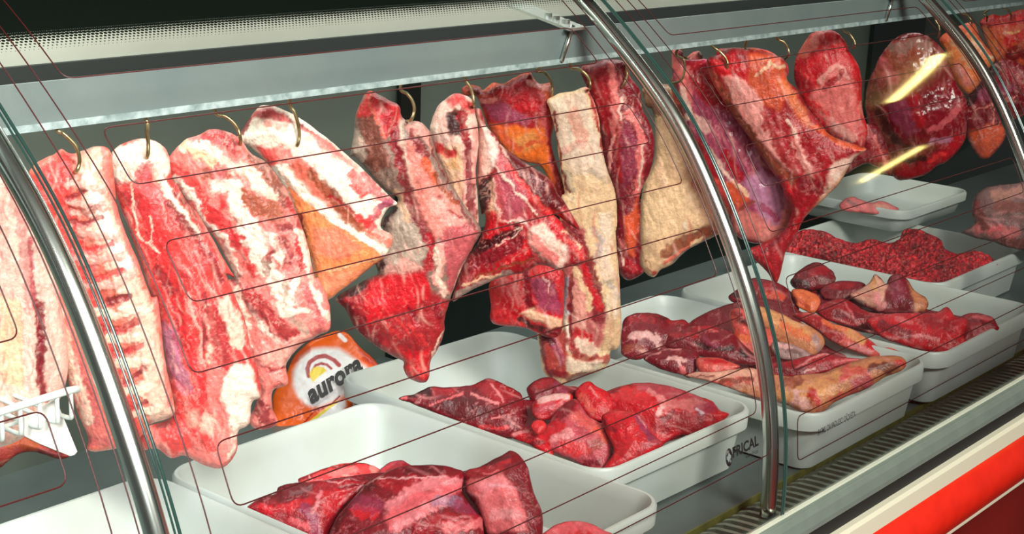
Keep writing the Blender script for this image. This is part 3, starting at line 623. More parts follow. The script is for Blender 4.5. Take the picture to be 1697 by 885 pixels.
hang('long_cream_fat_strip', 'longest cream strip, hanging down to a curled red and white foot',
     'J 20,235 45,215 90,195 150,185 215,165 240,200 275,290 290,400 305,500 330,600 360,680 372,760 372,885 I 880,0 890,140 905,300 910,420 915,560 905,680 860,700 855,745 830,790 760,820 690,835 600,880 580,870 540,850 500,800 490,700 480,600 590,590 605,530 610,420 610,300 600,200 590,100 600,-100 J 110,700 90,600 75,480 60,380 40,300',
     'J 135,58 180,75 215,100 236,135 238,170 228,188', y=.435, hooklab='thick bright steel hook at the top right of the long cream strip', c='J', base='C', T=.022, marb=.15, streak=(78, .12), fib=.45, dark=1.03, mott=.11,
     feats=['p w 5 2 : 40,230 200,180 290,420 330,620 150,600 80,470', 's f 60 1 4 .5 : 150,300 200,420', 's p 40 1 4 .6 : 80,480 200,450', 's G 40 0 4 .7 : 120,600 140,680', 's G 34 0 4 .5 : 240,590 330,640', 's F 26 -1 : 215,170 250,240 275,350', 's M 12 2 : 230,200 265,300 290,400 300,500', 's D 12 -2 : 55,290 75,440 110,660 130,700',
            's w 70 4 : I 830,0 830,200 850,300', 's l 36 -1 4 .5 : I 770,60 810,110 780,220', 's G 24 -1 4 .6 : I 800,340 870,330', 's l 30 0 4 .5 : I 860,350 900,420', 's c 90 2 : I 860,540 850,640', 's w 40 2 : I 880,400 880,500',
            'p m 5 1 : I 600,-60 720,60 760,300 830,500 830,620 780,700 680,700 640,600 600,300', 's D 64 1 : I 620,40 700,120 740,240 780,380 800,520', 's R 34 1 : I 700,180 730,300 800,470', 's p 74 3 : I 660,320 700,450 690,560', 's C 30 2 : I 670,270 740,400 750,480', 's R 60 1 : I 690,600 740,640', 's D 24 -3 : I 645,300 655,420 640,560 670,690', 's l 22 4 : I 625,310 625,440 620,520', 's W 26 3 : I 600,420 625,560 635,680 680,690', 's w 70 4 : I 690,660 760,690',
            'p M 4 3 : I 490,600 620,590 640,700 660,760 620,820 540,840 500,760', 's V 40 3 : I 560,640 600,740', 's M 50 4 : I 650,640 700,730 800,740 850,745', 'p w 3 7 : I 632,720 700,745 820,745 800,800 700,812 630,800', 's D 30 3 : I 560,800 640,830 760,820', 's d 30 -3 : I 500,610 560,650', 's D 26 -2 : I 500,640 520,760 560,850'])
hang('shank_with_hole', 'pale shank with a dark round hole near its top, behind one hook',
     'H 40,330 70,240 110,190 170,150 220,155 265,180 285,240 300,330 305,430 290,560 300,700 305,860 290,885 260,860 200,790 150,660 110,570 70,490 50,400',
     'H 232,70 255,105 272,150 280,205 275,235', y=.43, hooklab='steel hook just right of the dark tendon hole', c='H', base='w', T=.026, marb=.2,
     feats=['p R 4 2 : 130,180 180,145 210,190 170,230', 's r 50 2 : 200,170 270,230', 'p C 4 1 : 80,440 200,420 225,520 225,740 150,640', 'p Y 5 1 4 .7 : 120,540 190,470 200,560', 's R 50 -1 : 80,440 160,470', 's b 60 -4 : 165,260 175,340', 'p K 4 -9 : 140,250 200,250 225,340 220,380 185,360 150,370 130,320', 's M 50 -2 : 215,260 230,340 240,420', 's D 50 0 : 245,400 250,560 260,700 280,850', 's p 26 1 : 285,330 285,560 280,620', 's p 14 2 : 225,440 228,600 222,730'])
hang('front_rib_section', 'triangular bony section with dark lean meat and a knobbly joint, beside the cream strip',
     'H 285,240 310,230 330,270 350,330 400,380 430,430 520,500 600,550 690,610 730,680 780,750 850,885 I 560,-20 640,60 720,140 740,220 700,250 640,260 590,280 540,260 480,250 400,290 300,310 200,350 100,400 30,440 60,330 90,240 170,120 200,40 200,-30 H 320,800 300,640 300,500 305,330',
     'H 232,70 255,105 272,150 280,205 300,250', y=.435, c='H', base='M', T=.026, marb=.4, warp=4,
     feats=['p w 4 2 : 290,240 370,370 410,440 390,540 300,640 300,360', 's W 50 4 : 350,340 390,420 395,520', 'p N 4 -6 : 300,640 370,580 385,640 360,760 310,800', 's g 10 2 : 310,680 370,640', 's g 10 2 : 310,720 370,690', 's C 40 1 : 385,640 390,780 340,800',
            'p m 4 3 : 410,450 500,560 570,720 570,830 480,860 400,800 390,600', 'p V 5 0 3 .5 : 420,600 520,600 560,760 460,820', 's w 14 4 : 400,540 450,600 500,640 620,800', 's w 14 4 : 425,430 480,500 540,590 680,750', 'p d 4 1 : 440,440 560,520 690,610 780,750 720,790 620,720 520,590', 's r 30 0 : 470,540 600,700 700,800', 's w 16 4 : 385,600 390,720 420,830 560,840',
            'p R 4 1 : 310,800 380,780 480,870 I 440,30 300,100 200,130 180,60', 's K 50 -3 : I 150,170 260,110 370,60', 's w 7 2 : I 260,140 330,110 400,50', 's w 7 2 : I 330,60 400,40', 's D 70 -1 : I 90,260 230,200 400,130', 's R 50 2 : I 260,260 400,190 450,100', 's B 14 -1 : I 150,310 300,250 440,210', 's G 40 0 : I 60,400 200,345 330,290', 's C 16 2 : I 90,345 180,320 270,300', 'p w 4 8 : I 440,60 500,20 560,80 630,170 635,240 590,280 540,250 470,180 430,120', 's P 50 4 : I 460,100 500,160 560,220', 's R 50 3 : I 560,20 600,80', 's r 40 4 : I 620,110 680,160 700,210', 's C 14 4 : I 600,60 660,80 690,160', 's D 50 2 : I 640,40 720,140'])
hang('lower_red_brisket', 'bright red square-cut piece with a bone edge showing below the rib section',
     'I 225,345 300,310 400,290 480,250 560,255 612,285 615,420 608,560 590,620 540,630 480,610 440,590 380,575 240,555 232,460',
     '', y=.47, anchor=(880, 470), c='I', base='R', T=.02, marb=.3,
     feats=['s r 60 1 : 260,360 260,480', 's D 40 -4 : 420,300 420,400 440,470', 'p V 5 3 : 440,320 540,300 600,400 600,500 480,470', 's R 30 3 : 500,300 580,330 600,440', 's w 6 3 : 500,310 540,350 540,390', 's R 50 1 : 300,420 380,500', 'p C 3 5 : 380,500 450,475 605,535 600,575 560,580 480,540', 's N 30 -4 : 380,530 460,575 540,600', 's r 30 0 : 250,540 400,570', 's D 50 -2 : 520,600 590,600'])
hang('dark_chop_with_fat_rims', 'dark red chop with thin white rims hanging between cream strip and cream skin',
     'J 255,40 330,25 400,30 430,60 440,110 490,180 500,270 540,350 565,450 550,560 530,620 500,680 485,760 480,885 K 185,380 180,520 185,620 180,700 200,740 130,780 90,760 65,700 60,560 65,400 J 372,760 350,660 300,500 285,380 250,240 215,150 190,70',
     'J 425,60 425,110 405,160 388,180', y=.47, hooklab='steel hook at the top of the dark chop, next to the middle chrome post', c='J', base='D', T=.02, marb=.25,
     feats=['p V 5 1 3 .6 : 360,440 420,340 480,440 480,600 400,700', 'p M 4 1 : 230,100 330,40 350,200 340,420 280,360', 's P 46 3 : 345,60 360,180 370,300 365,400', 's p 18 3 : 360,410 345,480 335,590', 's w 12 4 : 395,210 390,260 390,330', 's P 42 3 : 430,290 480,360 500,440 495,600 480,700', 's w 12 4 : 500,450 495,580 485,680', 's D 40 0 : 470,180 430,250', 's p 14 3 : 500,250 530,270', 'p D 4 1 : 510,440 565,450 540,600 500,650', 's M 24 1 : 385,330 380,520 390,640',
            'p o 4 2 : K 95,460 150,440 170,370 175,520 150,660 120,640 110,560', 's D 30 -2 : K 80,480 95,560', 's P 12 3 : K 65,560 110,620', 's M 50 1 : K 90,680 150,720', 's w 10 3 : K 70,620 100,700', 's D 30 -2 : K 100,440 140,400'])
hang('cream_skin_slab', 'large smooth cream skinned slab with a brown underside, beside the middle chrome post',
     'J 500,180 540,160 600,150 700,170 760,240 800,330 860,460 900,600 K 470,280 540,450 575,540 470,600 400,640 340,700 280,730 245,765 205,745 180,700 175,560 180,420 200,300 250,180 J 560,300 520,260',
     '', y=.52, anchor=(1120, 200), c='K', base='c', dark=1.02, T=.03, marb=.12, mott=.1, fib=.15,
     feats=['p C 6 1 3 .6 : 200,330 400,310 480,480 300,560 190,560', 's b 60 -2 3 .8 : J 520,200 560,280 620,250', 's b 50 -2 3 .7 : J 590,120 650,230', 's M 30 -3 3 .6 : 440,300 490,350', 'p g 5 -3 : 300,660 400,570 540,480 580,540 440,620 340,700', 's B 50 -4 : 300,640 420,580 540,520', 's f 16 1 : 300,690 400,620 500,560', 's C 14 1 : 430,610 490,560', 's M 20 -2 : 210,680 250,740', 's c 40 1 : 220,690 280,720'])
hang('brown_neck_piece', 'narrow brown and pink piece hanging behind the middle chrome post',
     'K 330,-180 370,-270 420,-320 470,-340 500,-270 510,-150 520,0 560,140 600,300 660,420 640,440 600,480 600,560 560,480 520,380 480,220 420,60 360,-60', 'K 372,-340 410,-300 428,-250 420,-200 385,-175', y=.50, hooklab='dark hook above the brown piece behind the middle chrome post', c='K', base='f', T=.02, marb=.3,
     feats=['s b 80 0 : 360,-180 420,-260 470,-300', 's P 40 2 : 440,-320 460,-200', 's F 60 1 : 400,-150 450,-60', 's w 24 2 : 500,-150 510,-60 560,60', 's B 60 0 : 370,-60 440,60 500,200', 's M 60 -1 : 450,60 540,300'])
hang('purple_round_cut', 'large glossy purple-red muscle with a rounded pale bluish foot, near the middle chrome post',
     'L 60,60 100,60 115,95 200,95 270,130 370,260 450,380 520,480 560,540 580,610 562,680 545,760 500,820 440,845 360,835 310,800 290,720 240,640 200,560 150,440 110,330 80,230 60,150',
     'L 75,65 105,95 110,130 95,180 60,200', y=.485, hooklab='brown hook at the top left of the glossy purple-red muscle', c='L', base='V', T=.034, edge=.035, marb=.3, low=.4, fib=.5, mt=WETM,
     feats=['p M 5 0 : 115,95 240,110 340,280 300,300 200,280 120,180', 's P 50 1 : 60,70 100,160 120,260', 's w 24 1 : 100,210 130,300 110,340', 's w 40 0 4 .6 : 130,320 200,370', 's w 20 2 : 190,440 240,490 280,560 340,620', 's M 60 0 : 170,440 220,560', 'p v 6 1 : 340,590 420,540 500,590 550,680 500,800 400,800 420,680', 'p F 6 1 : 300,700 400,720 480,760 540,700 530,800 440,845 320,800', 's p 50 0 3 .6 : 430,830 520,760 545,660', 's v 50 0 4 .7 : 400,640 460,740', 's V 30 -1 : 430,690 480,730', 'p o 4 3 : 230,580 300,590 380,660 330,700 260,650', 's B 12 -2 : 330,710 390,670', 's C 12 1 : 310,590 370,640', 's M 40 0 : 330,570 280,480', 's r 60 2 : 250,620 290,700', 's v 26 0 3 .5 : 380,460 420,540'])
hang('layered_loin_cut', 'red layered cut with pink fat stripes and a pointed corner at its right',
     'L 200,95 270,70 300,50 370,55 440,65 500,85 520,115 530,180 570,220 610,290 660,350 700,400 770,430 850,460 800,500 740,600 680,660 600,740 560,820 520,885 K 850,790 800,740 760,700 700,640 780,600 880,540 920,440 890,380 L 500,600 450,530 385,430 320,340 262,255 220,180',
     'L 225,42 255,65 280,95 285,125 272,155', y=.39, hooklab='steel hook over the left pink fat stripe of the layered cut', c='L', base='M', T=.026, marb=.3, warp=3,
     feats=['p R 4 0 : 200,100 300,60 370,130 380,250 300,260 240,150', 'p o 4 1 : 370,60 500,85 530,180 500,300 420,280 370,180', 's C 14 1 : 400,160 460,110 520,130', 'p O 5 2 3 .7 : 480,170 530,180 600,300 640,380 590,350 540,280', 'p p 3 5 3 1 : 262,160 320,155 385,205 435,300 495,400 545,500 585,555 560,570 480,490 395,405 325,300', 's B 44 -1 : 225,170 290,280 370,400 460,510 560,585', 's f 30 0 : 180,110 230,170 260,250', 's M 60 -1 : 450,330 520,470 600,580', 's w 16 4 : 530,340 570,440 620,540', 's p 36 4 : 560,430 600,520 640,560',
            's P 10 1 : 640,400 680,460', 'p M 4 2 : 600,380 700,400 840,460 700,520 640,600', 's o 24 2 : 640,370 740,430 840,460', 'p w 4 3 : 700,520 760,500 850,460 780,540 690,660 600,740 640,680 690,600', 's c 22 3 : 830,475 740,590 660,670 600,740', 'p R 4 2 : 500,600 570,600 550,670', 'p M 5 0 : 570,590 680,590 650,680 560,800 480,885 K 800,740 700,640', 's D 60 -2 : 600,590 650,620', 's D 20 -1 : K 780,640 860,560', 's R 20 2 : K 780,660 850,780'])
hang('small_dark_red_cut', 'dark red ragged meat behind the layered cut, at its two upper hooks',
     'M -30,250 20,235 100,232 160,235 230,250 290,290 320,320 310,380 200,400 100,380 0,340', 'M 110,220 135,255 148,295 145,340 120,375', y=.46, hooklab='second steel hook above the layered cut, with a ragged dark scrap', c='M', base='R', T=.02, marb=.3,
     feats=['s b 40 0 : 20,240 120,240 200,260', 's o 40 0 : 160,250 260,290'])
A_ = ony(1305, 95, .415)
hook('steel hook at the right shoulder of the layered cut', 'M 268,185 300,205 320,235 325,270 315,300', A_, np.array([-.75, -.66, 0]), .02)
hang('oval_red_cut', 'upright oval red cut with a pink wedge of fat in its middle',
     'M 350,330 370,260 420,180 470,150 530,148 570,165 600,200 620,250 660,310 680,380 680,470 690,560 710,640 690,720 640,720 560,680 500,640 440,580 400,500 360,420',
     'M 590,140 620,165 645,200 648,225 635,245', y=.45, hooklab='thin brass hook at the upper right of the upright oval cut', c='M', base='R', T=.032, edge=.03, marb=.3,
     feats=['s P 30 1 : 390,240 470,160', 's f 60 0 : 400,250 450,200', 's D 60 0 3 .6 : 360,380 430,420', 'p P 5 3 3 1 : 560,300 610,360 650,440 660,600 640,690 560,660 470,560 420,470 480,400', 's p 24 3 : 470,400 560,310 620,380', 's M 30 -2 : 500,430 560,380 580,350', 'p P 5 1 : 440,470 620,400 640,640 520,600', 's p 50 1 : 560,620 640,670', 's r 30 1 : 440,500 520,560'])
hang('dark_trimming', 'dark red trimming hanging low between the oval cut and the big maroon ball',
     'M 640,560 690,600 760,620 800,700 830,800 820,860 760,820 700,800 640,830 600,850 610,800 560,760 600,700', '', y=.50, anchor=(1430, 240), c='M', base='D', T=.02, marb=.3,
     feats=['s M 60 1 : 700,640 780,760', 's P 10 1 : 740,660 800,800', 's m 40 0 3 .5 : 660,740 760,760'])
hang('maroon_ball_cut', 'big rounded maroon leg cut with wet sheen, fourth cut from the right edge',
     'M 715,400 750,320 780,260 830,200 880,170 940,160 1000,175 1050,210 1090,260 1120,330 1150,420 1190,480 1200,560 1180,700 1100,790 1050,810 1000,850 900,880 840,870 820,800 790,740 740,680 710,600 700,500',
     'M 1042,98 1058,125 1062,160 1052,195', y=.43, hooklab='bright steel hook at the top of the maroon ball cut', c='M', base='D', T=.055, edge=.05, marb=.12, low=.5, mott=.2, fib=.35, mt=WETM,
     feats=['p B 8 0 3 .75 : 740,380 800,260 900,180 1020,200 1060,260 960,320 820,400', 's g 50 0 4 .6 : 840,240 960,200 1000,230', 's b 60 -2 : 730,420 760,560 820,680', 's m 60 0 4 .6 : 780,300 830,380', 'p V 6 1 3 .8 : 800,470 880,440 960,640 900,660 830,580', 's D 70 0 : 1000,330 1050,500 1080,640', 's K 40 -3 3 .8 : 760,560 850,680 900,720', 's M 60 0 : 940,480 970,600', 's m 30 0 : 1000,640 1100,590 1160,520', 's M 70 1 : 850,830 960,840 1080,760 1160,680', 's r 20 2 : 1020,790 1080,750', 's K 20 -3 : 880,780 1000,770', 's v 30 1 3 .6 : 1020,690 1110,680'])
hang('orange_topped_cut', 'orange-fat topped cut at upper right, overlapping the maroon ball',
     'M 1060,195 1110,150 1170,120 1230,115 1270,200 1310,250 1330,300 1290,350 1250,420 1200,460 1150,420 1110,320 1090,250', 'M 1170,55 1200,75 1218,105 1215,135', y=.44, hooklab='brass-toned hook over the orange-topped cut', c='M', base='O', T=.035, edge=.03, marb=.2,
     feats=['s o 60 0 : 1080,190 1180,130', 's c 60 0 : 1140,200 1220,300', 's F 50 0 : 1150,330 1200,400', 's C 30 2 : 1230,190 1310,270', 's o 40 0 : 1230,130 1320,250'])
hang('dark_veined_cut', 'dark purple veined cut below the orange-topped one at the right edge',
     'M 1200,480 1260,400 1320,320 1380,290 1450,310 1500,340 1560,400 1560,520 1500,560 1400,600 1380,680 1320,760 1270,780 1220,720 1190,640', 'M 1285,60 1295,80 1292,110', y=.47, anchor=(1640, 150), hooklab='short bright hook above the dark veined cut', c='M', base='D', T=.03, edge=.03, marb=.5,
     feats=['s K 70 -3 : 1205,480 1270,410 1320,330', 's V 60 0 : 1280,460 1400,430', 's F 8 1 : 1240,540 1330,500 1440,470', 's F 6 1 : 1300,420 1340,520 1320,600', 'p o 5 1 : 1200,650 1300,610 1390,600 1380,680 1310,770 1250,770', 's M 60 0 : 1400,360 1520,420'])
hang('ragged_red_shoulder', 'ragged bright red and orange shoulder at the top right corner',
     'M 1260,110 1310,75 1370,75 1430,55 1500,45 1600,60 1620,200 1620,330 1540,360 1450,340 1380,310 1330,290 1290,200', 'M 1370,25 1400,50 1412,80 1405,115', y=.50, anchor=(1660, 40), hooklab='brass-toned hook in the ragged red shoulder at the top right corner', c='M', base='o', T=.03, edge=.03, marb=.4, jit=2.5,
     feats=['s R 60 0 : 1290,110 1400,90 1500,80', 's O 40 0 : 1290,150 1340,260', 's C 20 1 : 1390,170 1460,200', 's D 70 0 : 1420,260 1560,260', 's R 60 0 : 1400,200 1500,160', 's Y 10 1 : 1400,160 1450,150'])

# ---- heaps in the trays: each lump leans on the one behind
def lump(name, label, outline, z=.09, tilt=.75, **k):
    if k.get('group') == G1: k.setdefault('dark', .62)
    k.setdefault('fib', .55); k.setdefault('dark', .72)
    P = pts(outline, k.get('c', 'p')); a = k.pop('anchor', None) or tuple((P.max(0)+P.min(0))/2)
    k.setdefault('T', .016); k.setdefault('edge', .022); k.setdefault('low', .45); k.setdefault('rough', .0045); k.setdefault('back', .6)
    return meat(name, label, 'meat', outline, a, z=z, tilt=tilt, **k)[0]
G1, G2, G3, G4 = 'roasts in the bottom tray', 'red lumps in the middle tray', 'fatty trimmings in the tray behind the post', 'strips in the right tray'
lump('dark_under_trimming', 'dark trimming lying underneath the roasts of the bottom tray', 'Q 120,760 260,660 420,620 620,590 860,575 1060,580 1250,540 1330,560 1420,720 1440,960 1200,1100 700,1060 400,940 220,850', z=.055, tilt=1.1, c='Q', base='D', group=G1, T=.012, fib=.3)  # added filler, a dark base closing the gaps between the roasts
lump('flat_red_steak', 'flat salmon-coloured steak with a dark rim lying at the back of the bottom tray', 'V 600,350 690,300 850,240 980,205 1130,195 1250,215 1330,260 1400,320 1300,420 1100,420 900,430 700,420', z=.075, c='V', base='r', group=G1, T=.012, marb=.2, dark=.85,
     feats=['s d 14 0 : 610,345 800,265 960,215 1200,200 1260,220', 's D 26 -1 : 620,350 720,320', 's F 80 0 : 1250,240 1340,300', 's d 8 -3 : 1080,240 1180,320', 's p 16 1 : 700,310 720,350', 's P 60 0 : 900,290 1100,250'])
lump('red_shank_end', 'rounded dark pink lump behind the large roast in the bottom tray', 'V 1320,270 1380,210 1450,180 1520,175 1600,215 1660,260 1640,340 1500,380 1360,350', z=.085, c='V', base='m', group=G1, feats=['s M 60 0 : 1400,260 1560,230', 's r 30 0 : 1340,280 1400,220'])
lump('marbled_blade_roast', 'dark red roast with a bluish pink streak at the left corner of the bottom tray', 'V 150,600 280,500 400,470 430,410 500,385 600,370 700,360 850,350 1030,335 1150,360 1210,360 1120,470 980,600 900,760 880,860 950,1000 700,1000 450,800 250,680',
     z=.07, c='V', base='M', group=G1, T=.02, marb=.3,
     feats=['p d 5 0 3 .8 : 250,500 430,400 600,370 760,370 740,460 560,550 380,560 250,560', 's g 50 0 3 .7 : 560,480 720,420', 's R 80 1 : 300,610 500,610 700,540', 's V 90 -1 : 660,600 740,700 760,820', 's p 34 1 : 810,470 780,560 720,640', 's P 60 0 : 560,700 680,780', 'p R 5 2 : 830,480 960,430 1060,440 960,600 860,700 820,640', 's w 12 2 : 860,350 960,380 1060,340', 's D 30 -3 : 960,430 1180,380', 's w 10 1 : 1180,380 1120,450', 's D 24 -2 : 400,580 700,500'])
lump('large_dark_roast', 'largest dark maroon roast with a pale pink fat band, centre of the bottom tray', 'Q 430,885 470,800 530,730 600,650 680,600 760,560 850,548 980,550 1050,565 1090,590 1080,680 1150,780 1180,830 1150,1000 800,1100 480,1050 410,960',
     z=.08, c='Q', base='D', group=G1, T=.028, edge=.03, marb=.3,
     feats=['s d 60 0 : 440,860 520,740 640,640', 's R 60 1 : 560,780 640,800', 's V 90 0 3 .6 : 560,720 640,760', 'p M 5 1 : 640,640 860,600 1070,600 1060,630 860,680 760,700', 's d 60 0 : 820,570 960,570', 's p 60 2 : 730,760 820,700 900,650 1070,640', 'p P 5 3 : 700,800 850,700 1080,640 1060,690 900,790 830,860 720,885', 's p 60 2 : 760,860 900,770 980,740', 's l 50 0 3 .6 : 960,740 1060,730', 's V 70 0 3 .8 : 1060,750 1160,800', 's M 90 2 : 880,870 1000,830 1170,830', 's F 60 3 : 1000,870 1180,840', 's c 6 1 : 560,700 600,650 700,600', 's w 8 2 : 640,620 800,620 1000,610'])
lump('square_roast_with_fat_face', 'squarish roast with a pale pink face and dark right flank in the bottom tray', 'Q 1085,600 1110,570 1170,555 1240,515 1290,490 1315,475 1360,500 1400,560 1430,680 1470,780 1470,900 1440,1000 1250,1000 1190,860 1150,760 1100,680',
     z=.095, c='Q', base='D', group=G1, T=.026, marb=.3,
     feats=['p F 4 3 : 1100,640 1180,620 1280,600 1340,680 1385,780 1400,885 1200,885 1170,760', 's p 60 1 3 .8 : 1180,660 1270,640', 's w 50 1 3 .5 : 1240,800 1340,800', 's M 50 1 : 1110,600 1260,570', 's R 24 2 : 1280,540 1310,540', 's D 50 0 : 1340,540 1400,700 1440,860', 's d 20 -1 : 1200,545 1300,520', 's F 10 1 : 1180,600 1260,585', 's b 10 0 : 1360,640 1440,760'])
lump('pink_steak_edge', 'pinkish red rounded lump cut off by the bottom edge of the photo', 'p 880,905 905,880 925,868 955,863 980,868 1000,878 1020,890 1040,930 950,960 880,940', z=.085, base='r', group=G1, feats=['s P 20 1 : 910,885 960,870 1000,885'])
# tray 2
lump('dark_under_trimming', 'dark trimming lying underneath the red lumps of the middle tray', 'P -110,330 0,250 140,230 300,230 500,250 700,220 900,230 1060,300 1140,330 1000,400 860,450 720,520 620,575 500,540 300,460 100,400', z=.06, tilt=1.1, c='P', base='D', group=G2, T=.014, fib=.3)  # added dark filler under the red lumps, hides the tray between them
lump('dark_marbled_slab', 'dark marbled slab at the back left of the middle tray, under the point-down cut', 'W 90,270 130,245 200,235 330,180 420,185 540,180 640,165 700,135 760,120 850,155 900,180 960,210 1000,260 1040,420 1000,520 900,560 700,520 500,430 300,350 150,290',
     z=.085, c='W', base='D', group=G2, T=.02, marb=.5, feats=['p d 5 1 : 330,340 440,280 540,240 640,280 780,370 700,420 560,430', 's M 50 1 : 340,230 480,220', 'p M 4 1 : 640,180 760,130 900,190 960,230 840,320 720,250', 's p 24 1 : 620,250 740,290 820,320', 's p 16 1 : 760,170 820,220 860,300', 's P 14 1 : 320,330 430,280 560,230', 's K 90 -2 : 170,210 300,220', 's r 30 0 : 700,480 900,500', 's D 90 0 : 820,440 980,380', 's p 10 0 : 780,420 900,400', 's P 24 1 : 100,270 150,262'])
lump('curled_dark_strip', 'dark strip curling up at the back of the middle tray, left of the bone foot', 'P 215,180 250,140 300,120 350,125 400,160 470,170 440,260 330,240 250,250', z=.10, c='P', base='D', group=G2, T=.014, feats=['s M 30 1 : 260,160 330,140', 's V 20 1 3 .6 : 360,150 400,200'])
lump('small_shiny_lump', 'small round shiny red lump with a cream patch, left centre of the middle tray', 'P 240,260 270,220 320,205 400,195 440,210 420,270 360,310 290,330 250,310', z=.105, c='P', base='R', group=G2, T=.018, feats=['s w 44 2 : 290,230 350,215 400,215', 's m 40 1 : 280,280 340,260', 's r 30 1 : 400,190 450,180'])
lump('tiny_red_nub', 'smallest round red nub at the left centre of the middle tray', 'P 235,360 245,335 275,325 305,340 310,370 285,398 255,395', z=.105, c='P', base='r', group=G2, T=.012, edge=.012)
lump('left_red_piece', 'bright red piece along the left rim of the middle tray', 'P 130,400 170,380 240,370 300,390 330,440 340,520 230,450 150,420', z=.075, c='P', base='R', group=G2, feats=['s p 24 0 : 150,400 210,385', 's D 24 -1 : 240,440 290,440'])
lump('pale_sinewy_lump', 'broad red lump with pale orange sinew in the front of the middle tray', 'P 260,420 300,370 360,290 410,240 460,230 520,310 600,360 625,440 620,520 600,580 540,580 430,520 330,480',
     z=.085, c='P', base='m', group=G2, T=.024, edge=.03, feats=['s M 70 1 : 380,290 440,250', 's D 50 0 : 370,330 420,260', 's R 70 0 : 300,440 360,370', 's f 60 1 3 .7 : 460,320 560,370', 's B 50 0 3 .7 : 520,480 570,440', 's o 30 1 3 .7 : 560,380 600,430', 's p 40 2 : 340,430 420,400', 's D 30 0 : 500,540 560,540', 's r 60 0 : 380,460 500,480', 's P 24 1 : 540,330 580,310'])
lump('upright_red_fold', 'bright red fold standing up at the back centre of the middle tray', 'P 450,200 480,155 520,138 560,165 620,200 640,260 600,330 530,320 480,270', z=.105, c='P', base='R', group=G2, T=.018, feats=['s p 10 1 : 520,170 560,220', 's f 40 1 : 480,220 540,290', 's r 20 1 : 560,200 600,240'])
lump('long_red_muscle', 'long bright red muscle with a pale sheath along the right of the middle tray', 'P 560,230 620,180 700,155 770,145 850,150 960,175 1050,210 1120,235 1160,280 1205,300 1150,345 1040,395 940,410 860,460 800,440 740,400 660,330',
     z=.09, c='P', base='R', group=G2, T=.028, edge=.03, marb=.25, feats=['s D 40 0 : 620,185 720,160', 's m 70 1 : 780,170 920,190 1050,240', 's p 30 1 : 820,200 900,240', 's F 60 0 : 900,260 1050,270', 's V 60 1 3 .6 : 1060,290 1120,270', 's S 12 2 : 1040,290 1070,310', 's w 26 1 : 880,270 860,310', 's M 80 -1 : 870,360 980,340 1050,370', 's D 30 -2 : 880,330 930,300', 's R 60 1 : 680,270 780,260', 's r 60 0 : 700,200 800,230'])
lump('front_red_block', 'smooth saturated red block with a sinew edge, front centre of the middle tray', 'P 580,310 640,280 740,290 790,330 830,400 870,430 875,460 800,510 700,560 620,580 590,560 640,480 600,380',
     z=.09, c='P', base='R', group=G2, T=.024, edge=.024, marb=.12, feats=['s D 24 -1 : 590,330 600,370 640,380', 's V 40 1 : 760,310 800,380 850,440', 's p 8 2 : 765,305 800,370', 's m 30 0 : 800,460 860,440', 's M 40 0 : 740,540 780,500'])
# tray 3
lump('dark_under_trimming', 'dark trimming lying underneath the pieces of the fatty tray', 'O -160,400 -60,340 60,300 200,280 340,320 500,410 700,490 840,550 780,620 600,690 440,760 320,760 120,670 -60,580 -180,500', z=.07, tilt=1.1, c='O', base='D', group=G3, T=.016, fib=.3)  # added dark filler below the fatty pieces, hides the tray floor
lump('dark_curled_trimming', 'dark curled trimming with a white fat spot, right beside the long cream strip', 'Y 80,380 90,260 100,180 160,140 240,125 340,130 420,160 460,180 540,175 600,220 640,300 560,400 400,420 300,440 200,470 100,440', z=.10, c='Y', base='D', group=G3, T=.022, marb=.4,
     feats=['s w 60 2 : 170,310 260,300 340,330', 's w 30 2 : 340,290 350,380', 's M 60 1 : 160,180 300,180', 's B 40 0 : 120,400 240,390', 's c 20 1 : 230,410 260,420', 's d 40 -1 : 380,180 500,210', 's M 40 1 : 440,200 580,200'])
lump('long_dark_strip', 'long dark strip across the back of the fatty tray', 'Y 400,260 500,230 620,220 740,215 820,240 900,270 960,330 1060,430 1100,500 1000,510 880,500 760,470 640,440 520,400 400,380', z=.095, c='Y', base='D', group=G3, T=.02, marb=.3,
     feats=['s M 50 1 : 440,290 620,300', 's P 14 2 : 740,250 800,270', 's M 40 1 : 640,240 780,230', 's K 40 -2 : 640,360 760,400 900,400', 's V 40 1 3 .6 : 700,330 780,370', 's K 60 -3 : 980,430 1080,450'])
lump('round_dark_disc', 'round dark slice with a pale centre lying on the left rim of the fatty tray', 'Y 250,460 330,420 420,390 520,385 620,400 660,440 640,540 600,600 520,580 400,550 300,500', z=.095, c='Y', base='D', group=G3, T=.014,
     feats=['s p 16 1 : 270,460 380,400 520,390', 's w 30 1 : 440,470 520,470 560,480', 's w 24 1 : 500,470 520,520', 's P 30 1 : 530,530 540,570', 's V 30 0 3 .6 : 580,460 620,520'])
lump('orange_red_strip', 'orange-red strip in the middle of the fatty tray, left of the chrome post', 'Y 630,470 700,450 820,460 900,490 960,520 880,560 760,580 660,560', z=.10, c='Y', base='f', group=G3, T=.014, feats=['s R 40 1 : 700,480 860,500'])
lump('fat_edge_strip', 'cream fat strip along the left rim of the tray behind the chrome post', 'Y 560,590 640,560 760,560 900,540 1040,530 1120,560 1200,600 1230,760 1160,770 1020,730 860,670 700,620', z=.088, c='Y', base='c', group=G3, T=.016, marb=.3,
     feats=['s f 50 1 : 760,640 880,650', 's f 40 1 : 920,600 1040,640', 's C 60 1 : 760,580 900,570 1040,580', 's B 30 -1 : 820,630 1060,620', 's y 60 0 : 1000,690 1180,720', 's D 10 -2 : 600,590 760,590'])
